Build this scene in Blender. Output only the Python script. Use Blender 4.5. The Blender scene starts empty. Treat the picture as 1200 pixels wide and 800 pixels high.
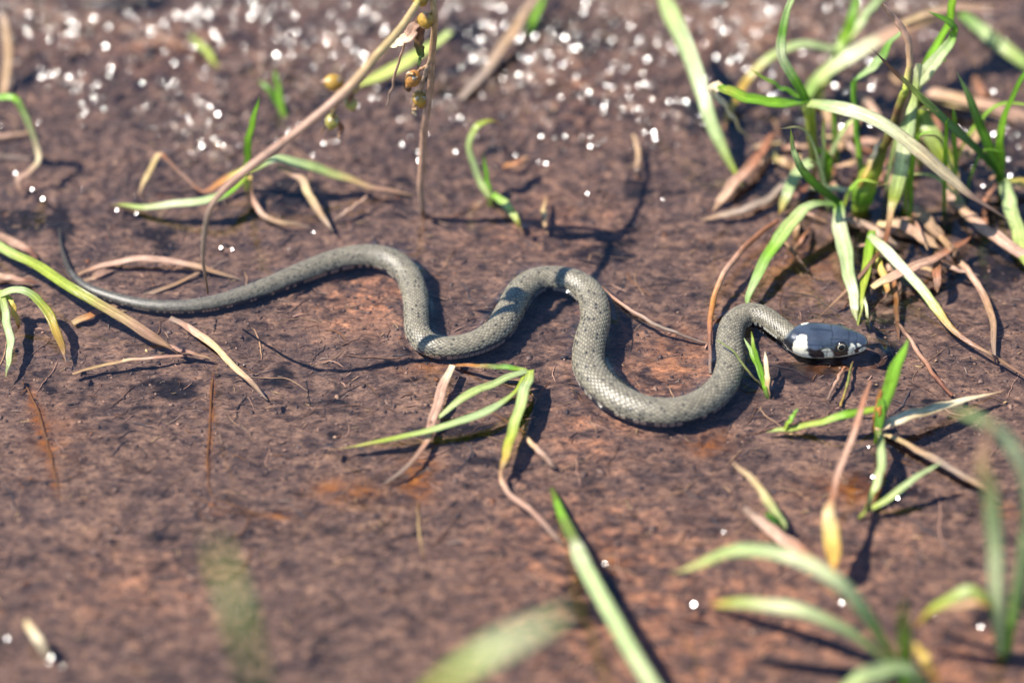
import bpy, math, random
import numpy as np

# ---------------------------------------------------------------- camera, sky, sun, exposure
scene = bpy.context.scene
COL = scene.collection
PITCH = math.radians(42.0)          # camera looks down at this angle
DIST = 0.95                         # metres from lens to the snake
LENS = 95.0
FPX = LENS / 36.0 * 1200.0          # focal length in photograph pixels (1200 x 800)
CP, SP = math.cos(PITCH), math.sin(PITCH)
CAM = np.array([0.0, -DIST * CP, DIST * SP])
FWD = np.array([0.0, CP, -SP]); UPV = np.array([0.0, SP, CP]); RGT = np.array([1.0, 0.0, 0.0])

cam_d = bpy.data.cameras.new('camera'); cam = bpy.data.objects.new('camera', cam_d); COL.objects.link(cam)
cam.location = CAM; cam.rotation_euler = (math.pi / 2 - PITCH, 0, 0)
cam_d.lens = LENS; cam_d.sensor_width = 36.0; cam_d.clip_start = 0.02; cam_d.clip_end = 500
cam_d.dof.use_dof = True; cam_d.dof.focus_distance = DIST - 0.004; cam_d.dof.aperture_fstop = 3.1
scene.camera = cam

SUN = np.array([-0.54, -0.01, 0.84]); SUN /= np.linalg.norm(SUN)
SUN_EL = math.asin(SUN[2]); SUN_AZ = math.atan2(SUN[0], SUN[1])
world = bpy.data.worlds.new('World'); scene.world = world; world.use_nodes = True
wn = world.node_tree.nodes; wl = world.node_tree.links
sky = wn.new('ShaderNodeTexSky'); sky.sky_type = 'NISHITA'; sky.sun_disc = False; sky.dust_density = 0.0; sky.ozone_density = 10.0; sky.air_density = 1.3
sky.sun_elevation = SUN_EL; sky.sun_rotation = SUN_AZ % (2 * math.pi)
wl.new(sky.outputs[0], wn['Background'].inputs[0]); wn['Background'].inputs[1].default_value = 0.095
sun_d = bpy.data.lights.new('sun', 'SUN'); sun_d.energy = 5.0; sun_d.angle = math.radians(0.53)
sun_d.color = (1.0, 0.935, 0.85)
sun = bpy.data.objects.new('sun', sun_d); COL.objects.link(sun)
from mathutils import Vector
sun.rotation_euler = Vector(SUN).to_track_quat('Z', 'Y').to_euler(); sun.location = SUN * 3
vs = scene.view_settings; vs.view_transform = 'Standard'; vs.look = 'None'; vs.gamma = 1; vs.exposure = 1.03
vs.use_curve_mapping = False
scene.render.engine = 'CYCLES'
scene.cycles.use_denoising = True
scene.cycles.transparent_max_bounces = 24; scene.cycles.max_bounces = 8
scene.cycles.sample_clamp_indirect = 6.0

RNG = np.random.default_rng(7)

# ---------------------------------------------------------------- helpers
def pix(u, v, h=0.0):
    """photograph pixel + height in metres -> world point"""
    d = FWD * FPX + RGT * (u - 600.0) + UPV * (400.0 - v)
    t = (h - CAM[2]) / d[2]
    return CAM + d * t

def mpp(p):
    """metres per photograph pixel at a world point"""
    return float(np.dot(np.asarray(p) - CAM, FWD)) / FPX

def _hash(ix, iy, seed):
    n = (ix.astype(np.int64) * 374761393 + iy.astype(np.int64) * 668265263 + seed * 1442695041) & 0x7fffffff
    n = ((n ^ (n >> 13)) * 1274126177) & 0x7fffffff
    return ((n ^ (n >> 16)) & 0xffff) / 65535.0

def perlin(x, y, seed=0):
    x0 = np.floor(x); y0 = np.floor(y); fx = x - x0; fy = y - y0
    ux = fx * fx * fx * (fx * (fx * 6 - 15) + 10); uy = fy * fy * fy * (fy * (fy * 6 - 15) + 10)
    def g(dx, dy):
        a = _hash(x0 + dx, y0 + dy, seed) * 2 * math.pi
        return np.cos(a) * (fx - dx) + np.sin(a) * (fy - dy)
    a = g(0, 0) * (1 - ux) + g(1, 0) * ux; b = g(0, 1) * (1 - ux) + g(1, 1) * ux
    return (a * (1 - uy) + b * uy) * 1.5

def sstep(a, b, x):
    t = np.clip((x - a) / (b - a), 0, 1); return t * t * (3 - 2 * t)

def catmull(P, n):
    P = np.asarray(P, float)
    if len(P) == 2:
        t = np.linspace(0, 1, n)[:, None]; return P[0] * (1 - t) + P[1] * t
    Q = np.vstack([2 * P[0] - P[1], P, 2 * P[-1] - P[-2]])
    tt = np.linspace(0, len(P) - 1 - 1e-9, n); i = tt.astype(int); t = (tt - i)[:, None]
    a, b, c, d = Q[i], Q[i + 1], Q[i + 2], Q[i + 3]
    return 0.5 * (2 * b + (c - a) * t + (2 * a - 5 * b + 4 * c - d) * t ** 2 + (3 * b - a - 3 * c + d) * t ** 3)

def quad_mesh(name, V, F, cols=None, attrs=None, smooth=True):
    """V (n,3), F (m,4) -> mesh, fast"""
    me = bpy.data.meshes.new(name)
    V = np.ascontiguousarray(V, np.float32); F = np.ascontiguousarray(F, np.int32)
    k = F.shape[1]
    me.vertices.add(len(V)); me.vertices.foreach_set('co', V.ravel())
    me.loops.add(F.size); me.loops.foreach_set('vertex_index', F.ravel())
    me.polygons.add(len(F)); me.polygons.foreach_set('loop_start', np.arange(0, F.size, k, dtype=np.int32))
    me.polygons.foreach_set('use_smooth', np.full(len(F), smooth, bool))
    me.update(calc_edges=True)
    if cols is not None:
        c = np.ones((len(V), 4), np.float32); c[:, :3] = cols
        at = me.attributes.new('Col', 'FLOAT_COLOR', 'POINT'); at.data.foreach_set('color', c.ravel())
    for n, a in (attrs or {}).items():
        at = me.attributes.new(n, 'FLOAT', 'POINT'); at.data.foreach_set('value', np.ascontiguousarray(a, np.float32).ravel())
    return me

def grid_faces(nu, nv, wrap_v=False):
    i = np.arange(nu - 1)[:, None]; j = np.arange(nv if wrap_v else nv - 1)[None, :]
    j2 = (j + 1) % nv
    return np.stack([i * nv + j, (i + 1) * nv + j, (i + 1) * nv + j2, i * nv + j2], -1).reshape(-1, 4)

def link(name, me, mat, parent=None, label=None, cat=None, group=None, kind=None):
    o = bpy.data.objects.new(name, me); COL.objects.link(o)
    if mat is not None: me.materials.append(mat)
    if parent is not None: o.parent = parent
    tag(o, label, cat, group, kind); return o

def tag(o, label=None, cat=None, group=None, kind=None):
    if label: o['label'] = label
    if cat: o['category'] = cat
    if group: o['group'] = group
    if kind: o['kind'] = kind

def empty(name, loc, label, cat, group=None):
    o = bpy.data.objects.new(name, None); COL.objects.link(o); o.location = loc; o.empty_display_size = 0.01
    tag(o, label, cat, group); return o

# ---------------------------------------------------------------- materials
def new_mat(name):
    m = bpy.data.materials.new(name); m.use_nodes = True
    nt = m.node_tree; nt.nodes.clear(); out = nt.nodes.new('ShaderNodeOutputMaterial')
    return m, nt, out

def N(nt, typ, **kw):
    n = nt.nodes.new(typ)
    for k, v in kw.items():
        if k in n.inputs: n.inputs[k].default_value = v
        else: setattr(n, k, v)
    return n

def ramp(nt, fac, stops):
    r = nt.nodes.new('ShaderNodeValToRGB'); el = r.color_ramp.elements
    while len(el) < len(stops): el.new(0.5)
    for e, (p, c) in zip(el, stops): e.position = p; e.color = (*c, 1)
    nt.links.new(fac, r.inputs[0]); return r.outputs[0]

def mixc(nt, fac, a, b, mode='MIX'):
    m = nt.nodes.new('ShaderNodeMix'); m.data_type = 'RGBA'; m.blend_type = mode
    for sock, val in ((m.inputs[0], fac), (m.inputs[6], a), (m.inputs[7], b)):
        if isinstance(val, (int, float)): sock.default_value = val
        elif isinstance(val, tuple): sock.default_value = (*val, 1)
        else: nt.links.new(val, sock)
    return m.outputs[2]

def noise(nt, vec, scale, detail=4, rough=0.55, dist=0.0):
    n = N(nt, 'ShaderNodeTexNoise', Scale=scale, Detail=detail, Roughness=rough, Distortion=dist)
    nt.links.new(vec, n.inputs['Vector']); return n.outputs[0]

def mapping(nt, vec, scale=(1, 1, 1), rot=(0, 0, 0)):
    m = nt.nodes.new('ShaderNodeMapping'); m.inputs['Scale'].default_value = scale; m.inputs['Rotation'].default_value = rot
    nt.links.new(vec, m.inputs['Vector']); return m.outputs[0]

def make_mud():
    m, nt, out = new_mat('wet_mud'); L = nt.links
    geo = N(nt, 'ShaderNodeNewGeometry'); pos = geo.outputs['Position']
    st = mapping(nt, pos, (0.6, 1.0, 1.0), (0, 0, 0.12))
    n1 = noise(nt, st, 38, 5, 0.6, 0.4)
    n2 = noise(nt, st, 190, 5, 0.65, 0.6)
    n3 = noise(nt, mapping(nt, pos, (0.45, 1.0, 1.0), (0, 0, -0.25)), 620, 4, 0.7, 0.8)
    c = ramp(nt, n1, [(0.30, (0.100, 0.066, 0.054)), (0.5, (0.165, 0.108, 0.082)), (0.72, (0.27, 0.168, 0.110))])
    c2 = ramp(nt, n2, [(0.34, (0.030, 0.022, 0.026)), (0.44, (0.095, 0.063, 0.050)), (0.58, (0.210, 0.136, 0.098)), (0.76, (0.42, 0.26, 0.165))])
    c = mixc(nt, 0.7, c, c2)
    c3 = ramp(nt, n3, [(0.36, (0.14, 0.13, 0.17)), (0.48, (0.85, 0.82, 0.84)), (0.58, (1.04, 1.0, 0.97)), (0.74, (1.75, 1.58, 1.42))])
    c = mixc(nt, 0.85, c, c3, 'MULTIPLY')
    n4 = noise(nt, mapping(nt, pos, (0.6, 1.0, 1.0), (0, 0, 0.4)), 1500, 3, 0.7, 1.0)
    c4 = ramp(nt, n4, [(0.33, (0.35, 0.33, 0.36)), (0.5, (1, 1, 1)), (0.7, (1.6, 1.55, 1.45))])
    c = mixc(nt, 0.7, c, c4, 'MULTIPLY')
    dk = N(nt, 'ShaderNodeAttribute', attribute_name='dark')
    cd = mixc(nt, 1.0, c, (0.10, 0.10, 0.12), 'MULTIPLY'); c = mixc(nt, dk.outputs['Fac'], c, cd)  # dark organic mud, with some shade multiplied into the colour
    rust = N(nt, 'ShaderNodeAttribute', attribute_name='rust'); warm = N(nt, 'ShaderNodeAttribute', attribute_name='warm')
    cw = mixc(nt, 1.0, c, (2.0, 1.5, 1.12), 'MULTIPLY')
    wr = ramp(nt, n2, [(0.38, (0.05, 0.05, 0.05)), (0.6, (1, 1, 1))]); wf = N(nt, 'ShaderNodeMath', operation='MULTIPLY'); L.new(warm.outputs['Fac'], wf.inputs[0]); L.new(wr, wf.inputs[1])
    c = mixc(nt, wf.outputs[0], c, cw)
    cr = ramp(nt, n2, [(0.3, (0.05, 0.018, 0.006)), (0.55, (0.22, 0.075, 0.014)), (0.75, (0.36, 0.15, 0.03))])
    rf = N(nt, 'ShaderNodeMath', operation='MULTIPLY'); L.new(rust.outputs['Fac'], rf.inputs[0])
    rr = ramp(nt, n2, [(0.36, (0.15, 0.15, 0.15)), (0.56, (1, 1, 1))]); L.new(rr, rf.inputs[1])
    c = mixc(nt, rf.outputs[0], c, cr)
    p = N(nt, 'ShaderNodeBsdfPrincipled', Roughness=0.62)
    sp = nt.nodes.new('ShaderNodeSeparateXYZ'); L.new(pos, sp.inputs[0])          # only mud that stands out of the water glistens
    wm = N(nt, 'ShaderNodeMapRange'); wm.inputs['From Min'].default_value = -0.0006; wm.inputs['From Max'].default_value = 0.0002; wm.inputs['To Max'].default_value = 1.0
    L.new(sp.outputs[2], wm.inputs['Value']); L.new(wm.outputs[0], p.inputs['Coat Weight'])
    p.inputs['Specular IOR Level'].default_value = 0.12; p.inputs['Coat Roughness'].default_value = 0.18; p.inputs['Coat IOR'].default_value = 1.33
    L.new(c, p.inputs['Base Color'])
    b1 = N(nt, 'ShaderNodeBump', Strength=0.35, Distance=0.0012); L.new(n2, b1.inputs['Height'])
    b2 = N(nt, 'ShaderNodeBump', Strength=0.5, Distance=0.0006); L.new(n3, b2.inputs['Height']); L.new(b1.outputs[0], b2.inputs['Normal'])
    b3 = N(nt, 'ShaderNodeBump', Strength=0.7, Distance=0.0003); L.new(n4, b3.inputs['Height']); L.new(b2.outputs[0], b3.inputs['Normal'])
    L.new(b3.outputs[0], p.inputs['Normal']); L.new(p.outputs[0], out.inputs[0]); return m

def make_water():
    m, nt, out = new_mat('clear_water'); L = nt.links
    geo = N(nt, 'ShaderNodeNewGeometry')
    n = noise(nt, mapping(nt, geo.outputs['Position'], (0.7, 1, 1)), 70, 3, 0.55, 0.5)
    b = N(nt, 'ShaderNodeBump', Strength=0.35, Distance=0.0015); L.new(n, b.inputs['Height'])
    fr = N(nt, 'ShaderNodeFresnel', IOR=1.5); L.new(b.outputs[0], fr.inputs['Normal'])
    t = N(nt, 'ShaderNodeBsdfTransparent'); t.inputs[0].default_value = (0.90, 0.89, 0.90, 1)
    g = N(nt, 'ShaderNodeBsdfGlossy', Roughness=0.07); L.new(b.outputs[0], g.inputs['Normal'])
    mx = N(nt, 'ShaderNodeMixShader'); L.new(fr.outputs[0], mx.inputs[0]); L.new(t.outputs[0], mx.inputs[1]); L.new(g.outputs[0], mx.inputs[2])
    L.new(mx.outputs[0], out.inputs[0]); return m

def make_leaf(name, rough, transl, vein, noise_amt):
    m, nt, out = new_mat(name); L = nt.links
    col = N(nt, 'ShaderNodeAttribute', attribute_name='Col')
    ac = N(nt, 'ShaderNodeAttribute', attribute_name='across'); al = N(nt, 'ShaderNodeAttribute', attribute_name='along')
    cv = nt.nodes.new('ShaderNodeCombineXYZ'); L.new(ac.outputs['Fac'], cv.inputs[0]); L.new(al.outputs['Fac'], cv.inputs[1])
    geo = N(nt, 'ShaderNodeObjectInfo'); L.new(geo.outputs['Random'], cv.inputs[2])
    v1 = noise(nt, mapping(nt, cv.outputs[0], (9, 60, 31)), 1.0, 3, 0.6)        # long veins
    v2 = noise(nt, mapping(nt, cv.outputs[0], (1.6, 260, 17)), 1.0, 4, 0.65)     # blotches
    f1 = ramp(nt, v1, [(0.3, (1 - vein, 1 - vein, 1 - vein)), (0.7, (1 + vein, 1 + vein, 1 + vein * 0.9))])
    f2 = ramp(nt, v2, [(0.3, (1 - noise_amt, 1 - noise_amt, 1 - noise_amt * 1.2)), (0.7, (1 + noise_amt, 1 + noise_amt, 1 + noise_amt))])
    c = mixc(nt, 1.0, mixc(nt, 1.0, col.outputs['Color'], f1, 'MULTIPLY'), f2, 'MULTIPLY')
    v3 = noise(nt, mapping(nt, cv.outputs[0], (4.5, 900, 53)), 1.0, 2, 0.5)      # small brown flecks
    fl = ramp(nt, v3, [(0.66, (0, 0, 0)), (0.74, (1, 1, 1))]); c = mixc(nt, fl, c, mixc(nt, 1.0, c, (0.5, 0.36, 0.25), 'MULTIPLY'))
    p = N(nt, 'ShaderNodeBsdfPrincipled', Roughness=rough); L.new(c, p.inputs['Base Color'])
    b = N(nt, 'ShaderNodeBump', Strength=0.5, Distance=0.0003); L.new(v1, b.inputs['Height']); L.new(b.outputs[0], p.inputs['Normal'])
    tr = N(nt, 'ShaderNodeBsdfTranslucent'); tc = mixc(nt, 1.0, c, (1.25, 1.3, 0.7), 'MULTIPLY'); L.new(tc, tr.inputs[0])
    mx = N(nt, 'ShaderNodeMixShader'); mx.inputs[0].default_value = transl
    L.new(p.outputs[0], mx.inputs[1]); L.new(tr.outputs[0], mx.inputs[2]); L.new(mx.outputs[0], out.inputs[0]); return m

def make_snake_mat():
    m, nt, out = new_mat('snake_skin'); L = nt.links
    col = N(nt, 'ShaderNodeAttribute', attribute_name='Col'); gl = N(nt, 'ShaderNodeAttribute', attribute_name='gloss')
    geo = N(nt, 'ShaderNodeNewGeometry'); n = noise(nt, geo.outputs['Position'], 900, 3)
    f = ramp(nt, n, [(0.3, (0.85, 0.85, 0.85)), (0.7, (1.12, 1.12, 1.1))])
    c = mixc(nt, 1.0, col.outputs['Color'], f, 'MULTIPLY')
    p = N(nt, 'ShaderNodeBsdfPrincipled'); L.new(c, p.inputs['Base Color'])
    sl = N(nt, 'ShaderNodeMapRange'); sl.inputs['To Min'].default_value = 0.5; sl.inputs['To Max'].default_value = 0.9; L.new(gl.outputs['Fac'], sl.inputs['Value']); L.new(sl.outputs[0], p.inputs['Specular IOR Level'])
    mr = N(nt, 'ShaderNodeMapRange'); mr.inputs['To Min'].default_value = 0.36; mr.inputs['To Max'].default_value = 0.2
    L.new(gl.outputs['Fac'], mr.inputs['Value']); L.new(mr.outputs[0], p.inputs['Roughness'])
    L.new(p.outputs[0], out.inputs[0]); return m

def make_plain(name, col_attr=True, rough=0.5, col=(0.2, 0.2, 0.2), spec=0.5, nscale=400, namt=0.3):
    m, nt, out = new_mat(name); L = nt.links
    geo = N(nt, 'ShaderNodeNewGeometry'); n = noise(nt, geo.outputs['Position'], nscale, 4)
    f = ramp(nt, n, [(0.3, (1 - namt,) * 3), (0.7, (1 + namt,) * 3)])
    if col_attr:
        src = N(nt, 'ShaderNodeAttribute', attribute_name='Col').outputs['Color']
    else:
        src = col
    c = mixc(nt, 1.0, src, f, 'MULTIPLY')
    p = N(nt, 'ShaderNodeBsdfPrincipled', Roughness=rough); p.inputs['Specular IOR Level'].default_value = spec
    L.new(c, p.inputs['Base Color']); L.new(p.outputs[0], out.inputs[0]); return m

M_MUD = make_mud(); M_WATER = make_water()
M_LEAF = make_leaf('green_leaf', 0.28, 0.42, 0.34, 0.18)
M_DEAD = make_leaf('dry_leaf', 0.5, 0.16, 0.34, 0.34)
M_SNAKE = make_snake_mat()
M_EYE = make_plain('eye_gloss', True, 0.06, namt=0.0)
M_LITTER = make_plain('litter', True, 0.6)
M_CAPS = make_plain('capsule_skin', True, 0.42, nscale=900, namt=0.35)
M_GLINT = make_plain('glint_facet', False, 0.12, (0.10, 0.07, 0.055), 0.5, 500, 0.3)  # gloss for the added glint facets

# ---------------------------------------------------------------- snake centreline (pixel, half width in pixels, height of axis in mm)
SN = [(70, 268, 0.9, -1.0), (71, 284, 1.9, -0.7), (76, 303, 3.0, -0.2), (84, 321, 4.2, 0.1), (101, 336, 5.2, 0.4), (128, 347, 6.4, 0.5),
      (162, 356, 7.6, 0.6), (200, 360, 8.7, 0.8), (242, 357, 9.8, 1.0), (283, 347, 11.2, 1.2), (320, 334, 12.6, 1.5),
      (352, 321, 13.8, 1.8), (384, 309, 14.6, 2.1), (412, 302, 15.0, 2.4), (438, 301, 15.4, 2.4), (460, 307, 15.8, 2.2),
      (477, 322, 15.9, 2.0), (486, 344, 15.8, 1.9), (488, 368, 15.5, 1.8), (490, 390, 15.5, 1.8), (503, 404, 15.3, 1.9),
      (527, 408, 15.2, 2.0), (558, 402, 15.8, 2.1), (582, 388, 17.2, 2.2), (597, 366, 17.8, 2.3), (609, 344, 17.6, 2.4),
      (627, 330, 16.8, 2.5), (650, 327, 16.4, 2.5), (675, 332, 16.8, 2.4), (693, 348, 17.6, 2.3), (698, 374, 18.4, 2.2),
      (691, 402, 19.4, 2.2), (690, 428, 20.0, 2.2), (702, 450, 20.4, 2.3), (724, 468, 20.0, 2.5), (756, 481, 19.2, 2.6),
      (792, 483, 18.6, 2.7), (826, 471, 18.2, 2.8), (848, 450, 17.8, 2.8), (856, 425, 17.2, 2.9), (855, 400, 16.6, 3.1),
      (860, 380, 16.0, 3.4), (876, 369, 15.0, 3.9), (896, 372, 14.0, 4.4), (913, 384, 13.4, 4.8), (927, 395, 13.2, 5.0)]
SNW = np.array([pix(u, v, (h - 1.1) / 1000) for u, v, w, h in SN])
SNR = np.array([0.92 * w * mpp(p) for (u, v, w, h), p in zip(SN, SNW)])
_cl = catmull(np.hstack([SNW, SNR[:, None]]), 900)
CLP, CLR = _cl[:, :3], _cl[:, 3]
HEAD0 = pix(927, 395, 0.0039); HEAD1 = pix(1017, 402, 0.0040)
CL2 = np.vstack([CLP[::2], HEAD0 + (HEAD1 - HEAD0) * np.linspace(0, 1, 40)[:, None]])
CLR2 = np.concatenate([CLR[::2], np.full(40, 0.0050)])

def snake_dist(x, y, rad=None):
    """distance in plan to the snake's outline (negative inside)"""
    out = np.full(x.shape, 1.0)
    xf, yf, of = x.ravel(), y.ravel(), out.ravel()
    near = np.where((xf > -0.19) & (xf < 0.15) & (yf > -0.07) & (yf < 0.09))[0]
    for k in range(0, len(near), 20000):
        ii = near[k:k + 20000]
        d = np.sqrt((xf[ii, None] - CL2[None, :, 0]) ** 2 + (yf[ii, None] - CL2[None, :, 1]) ** 2) - CLR2[None, :]
        of[ii] = d.min(1)
        if rad is not None: rad.ravel()[ii] = CLR2[d.argmin(1)]
    return of.reshape(x.shape)

# ---------------------------------------------------------------- ground: mud and water
def axis(lo, hi, step, far):
    core = np.arange(lo, hi + step / 2, step)
    g = []; d = step
    while sum(g) < far: d *= 1.22; g.append(d)
    g = np.cumsum(g)
    return np.concatenate([(lo - g)[::-1], core, hi + g])

def mud_h(x, y, sd=None):
    wx = x + 0.006 * perlin(x * 40, y * 40, 11); wy = y + 0.006 * perlin(x * 40, y * 40, 12)
    rise = sstep(0.035, 0.15, y)                       # the bank rises and gets rougher away from the camera; the puddle bottom is smooth silt
    k = 0.5 + 0.9 * rise
    h = 1.7 * perlin(wx * 13, wy * 17, 1) + 1.1 * perlin(wx * 45, wy * 75, 2) * (0.7 + 0.4 * rise)
    h += k * (0.95 * (0.5 - np.abs(perlin(wx * 110, wy * 190, 3)) * 1.6) + 0.7 * perlin(wx * 260, wy * 430, 4) + 0.42 * perlin(wx * 560, wy * 760, 5))
    rough = perlin(wx * 95, wy * 120, 8)
    h = h * (1 + 0.35 * rise) + rise * (2.0 * np.abs(rough) + 1.1 * perlin(wx * 150, wy * 210, 18))
    near = sstep(-0.05, -0.16, y)
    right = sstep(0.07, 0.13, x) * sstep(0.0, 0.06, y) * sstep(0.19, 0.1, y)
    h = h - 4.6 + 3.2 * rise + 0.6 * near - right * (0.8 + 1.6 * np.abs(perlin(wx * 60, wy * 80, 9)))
    if sd is not None:
        h = h + 1.0 * np.exp(-(np.clip(sd, 0, 1) / 0.022) ** 2) + 0.7 * np.exp(-((sd - 0.0035) / 0.0022) ** 2)     # silt pushed up along the body
        h = np.where(sd < 0.0005, np.minimum(h, -3.4), h)
    return h * 0.001

def to_px(x, y, z=0.0):
    rx, ry, rz = x - CAM[0], y - CAM[1], z - CAM[2]
    dep = ry * FWD[1] + rz * FWD[2]
    return 600 + FPX * rx / dep, 400 - FPX * (ry * UPV[1] + rz * UPV[2]) / dep

ax = axis(-0.225, 0.225, 0.00070, 30.0); ay = axis(-0.19, 0.25, 0.00070, 30.0)
X, Y = np.meshgrid(ax, ay, indexing='ij')
SD = snake_dist(X, Y)
fade = np.exp(-(np.maximum(np.hypot(X, Y) - 0.5, 0) / 0.3) ** 2)
Z = np.where(np.hypot(X, Y) > 1.5, -0.0045, mud_h(X, Y, SD) * fade - 0.0045 * (1 - fade))
# patches of rust-coloured alga and warmer silt, laid out on the ground plane
RUST = [(34, 455, 6, 14, .9), (42, 478, 7, 14, .9), (50, 500, 7, 14, .9), (56, 525, 7, 14, .9), (63, 550, 6, 14, .8), (248, 440, 3, 16, .9), (247, 470, 3, 16, .9), (245, 500, 3, 16, .9), (243, 530, 3, 16, .8), (270, 590, 20, 4, .7), (330, 594, 26, 4, .7), (405, 565, 34, 14, 1.0), (490, 548, 22, 24, 1.0), (832, 512, 26, 14, .8), (930, 300, 70, 26, .45), (985, 420, 40, 16, .4), (500, 425, 40, 8, .5),
        (1180, 590, 30, 14, .4), (1000, 565, 50, 16, .8), (720, 645, 22, 14, .7), (60, 500, 30, 30, .35), (860, 385, 20, 40, .3), (800, 400, 40, 30, .3)]
WARM = [(800, 740, 190, 70, 1.0), (680, 620, 120, 60, .6), (440, 330, 60, 25, .6), (420, 360, 60, 25, .5), (770, 430, 90, 50, .6), (690, 500, 70, 30, .5),
        (1130, 770, 90, 50, .8), (160, 680, 90, 50, .4), (200, 50, 160, 40, .4), (680, 100, 70, 40, .5), (640, 250, 90, 40, .4), (860, 40, 90, 30, .5), (950, 640, 160, 60, .35)]
DARK_MUD_SHADE = [(185, 268, 26, 14, .9), (30, 250, 40, 14, 1.0), (75, 262, 14, 30, .6), (340, 225, 30, 20, 1.0), (700, 285, 40, 14, .7), (745, 225, 20, 40, .5), (940, 150, 60, 26, .9), (1000, 125, 40, 18, .9), (1060, 250, 40, 30, .8), (1160, 300, 50, 20, 1.0),  # dark organic mud; shade among the plants is put into the colour too
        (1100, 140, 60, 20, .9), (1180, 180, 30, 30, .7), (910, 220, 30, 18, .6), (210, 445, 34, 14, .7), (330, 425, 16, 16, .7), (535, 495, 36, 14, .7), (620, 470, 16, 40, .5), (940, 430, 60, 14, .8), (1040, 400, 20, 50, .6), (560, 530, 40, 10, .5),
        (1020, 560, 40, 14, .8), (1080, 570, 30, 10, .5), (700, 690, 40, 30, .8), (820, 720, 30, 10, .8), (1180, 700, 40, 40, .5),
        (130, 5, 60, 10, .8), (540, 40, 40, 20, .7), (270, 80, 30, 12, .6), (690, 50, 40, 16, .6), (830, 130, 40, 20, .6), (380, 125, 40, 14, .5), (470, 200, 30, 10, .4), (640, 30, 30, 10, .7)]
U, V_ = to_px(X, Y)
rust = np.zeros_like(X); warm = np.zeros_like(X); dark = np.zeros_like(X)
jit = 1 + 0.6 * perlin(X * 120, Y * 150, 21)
for arr, lst in ((rust, RUST), (warm, WARM), (dark, DARK_MUD_SHADE)):
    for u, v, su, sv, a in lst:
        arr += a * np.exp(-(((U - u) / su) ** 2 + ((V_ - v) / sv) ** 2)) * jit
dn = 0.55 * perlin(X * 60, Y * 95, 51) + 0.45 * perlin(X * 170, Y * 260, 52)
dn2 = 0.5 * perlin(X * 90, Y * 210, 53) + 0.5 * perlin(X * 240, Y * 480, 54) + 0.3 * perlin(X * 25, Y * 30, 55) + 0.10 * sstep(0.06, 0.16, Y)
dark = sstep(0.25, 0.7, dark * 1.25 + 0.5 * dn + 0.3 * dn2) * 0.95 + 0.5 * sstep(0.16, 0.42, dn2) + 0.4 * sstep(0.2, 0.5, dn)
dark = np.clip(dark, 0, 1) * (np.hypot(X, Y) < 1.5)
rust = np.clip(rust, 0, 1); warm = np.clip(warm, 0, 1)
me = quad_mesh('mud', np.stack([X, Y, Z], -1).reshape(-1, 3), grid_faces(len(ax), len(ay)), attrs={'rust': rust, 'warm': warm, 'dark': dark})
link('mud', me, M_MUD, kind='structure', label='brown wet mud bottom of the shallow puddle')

wxs = axis(-0.22, 0.22, 0.0011, 30.0); wys = axis(-0.19, 0.25, 0.0011, 30.0)
WX, WY = np.meshgrid(wxs, wys, indexing='ij'); WR = np.full(WX.shape, 0.004); WD = snake_dist(WX, WY, WR)
WZ = 0.0025 * np.clip((WR / 0.0048) ** 2, 0.05, 1) * np.exp(-np.clip(WD, 0, 1) / 0.0023) * (0.85 + 0.4 * perlin(WX * 90, WY * 90, 31)) + 0.00016 * perlin(WX * 55, WY * 70, 32) * (np.hypot(WX, WY) < 1)
for u, v in ((620, 446), (899, 458), (1004, 374), (1006, 382), (1018, 386), (1028, 508), (1012, 598), (78, 426), (9, 438), (590, 548), (386, 527), (503, 496), (208, 412), (133, 241), (497, 252), (574, 232), (612, 270), (918, 618), (976, 672), (1048, 800), (1176, 768), (674, 640), (1160, 420), (1116, 462), (834, 430), (824, 400), (532, 428), (875, 360), (312, 466), (86, 437)):
    q = pix(u, v); WZ += 0.0014 * np.exp(-np.hypot(WX - q[0], WY - q[1]) / 0.0019)
hq = pix(1030, 405); rr_ = np.hypot(WX - hq[0], WY - hq[1])                     # small rings spreading from the snout
WZ += 0.00011 * np.sin(rr_ * 2 * math.pi / 0.0052) * np.exp(-(rr_ / 0.02) ** 2)
me = quad_mesh('water', np.stack([WX, WY, WZ], -1).reshape(-1, 3), grid_faces(len(wxs), len(wys)))
link('water', me, M_WATER, kind='structure', label='thin clear sheet of puddle water over the mud')

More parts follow.
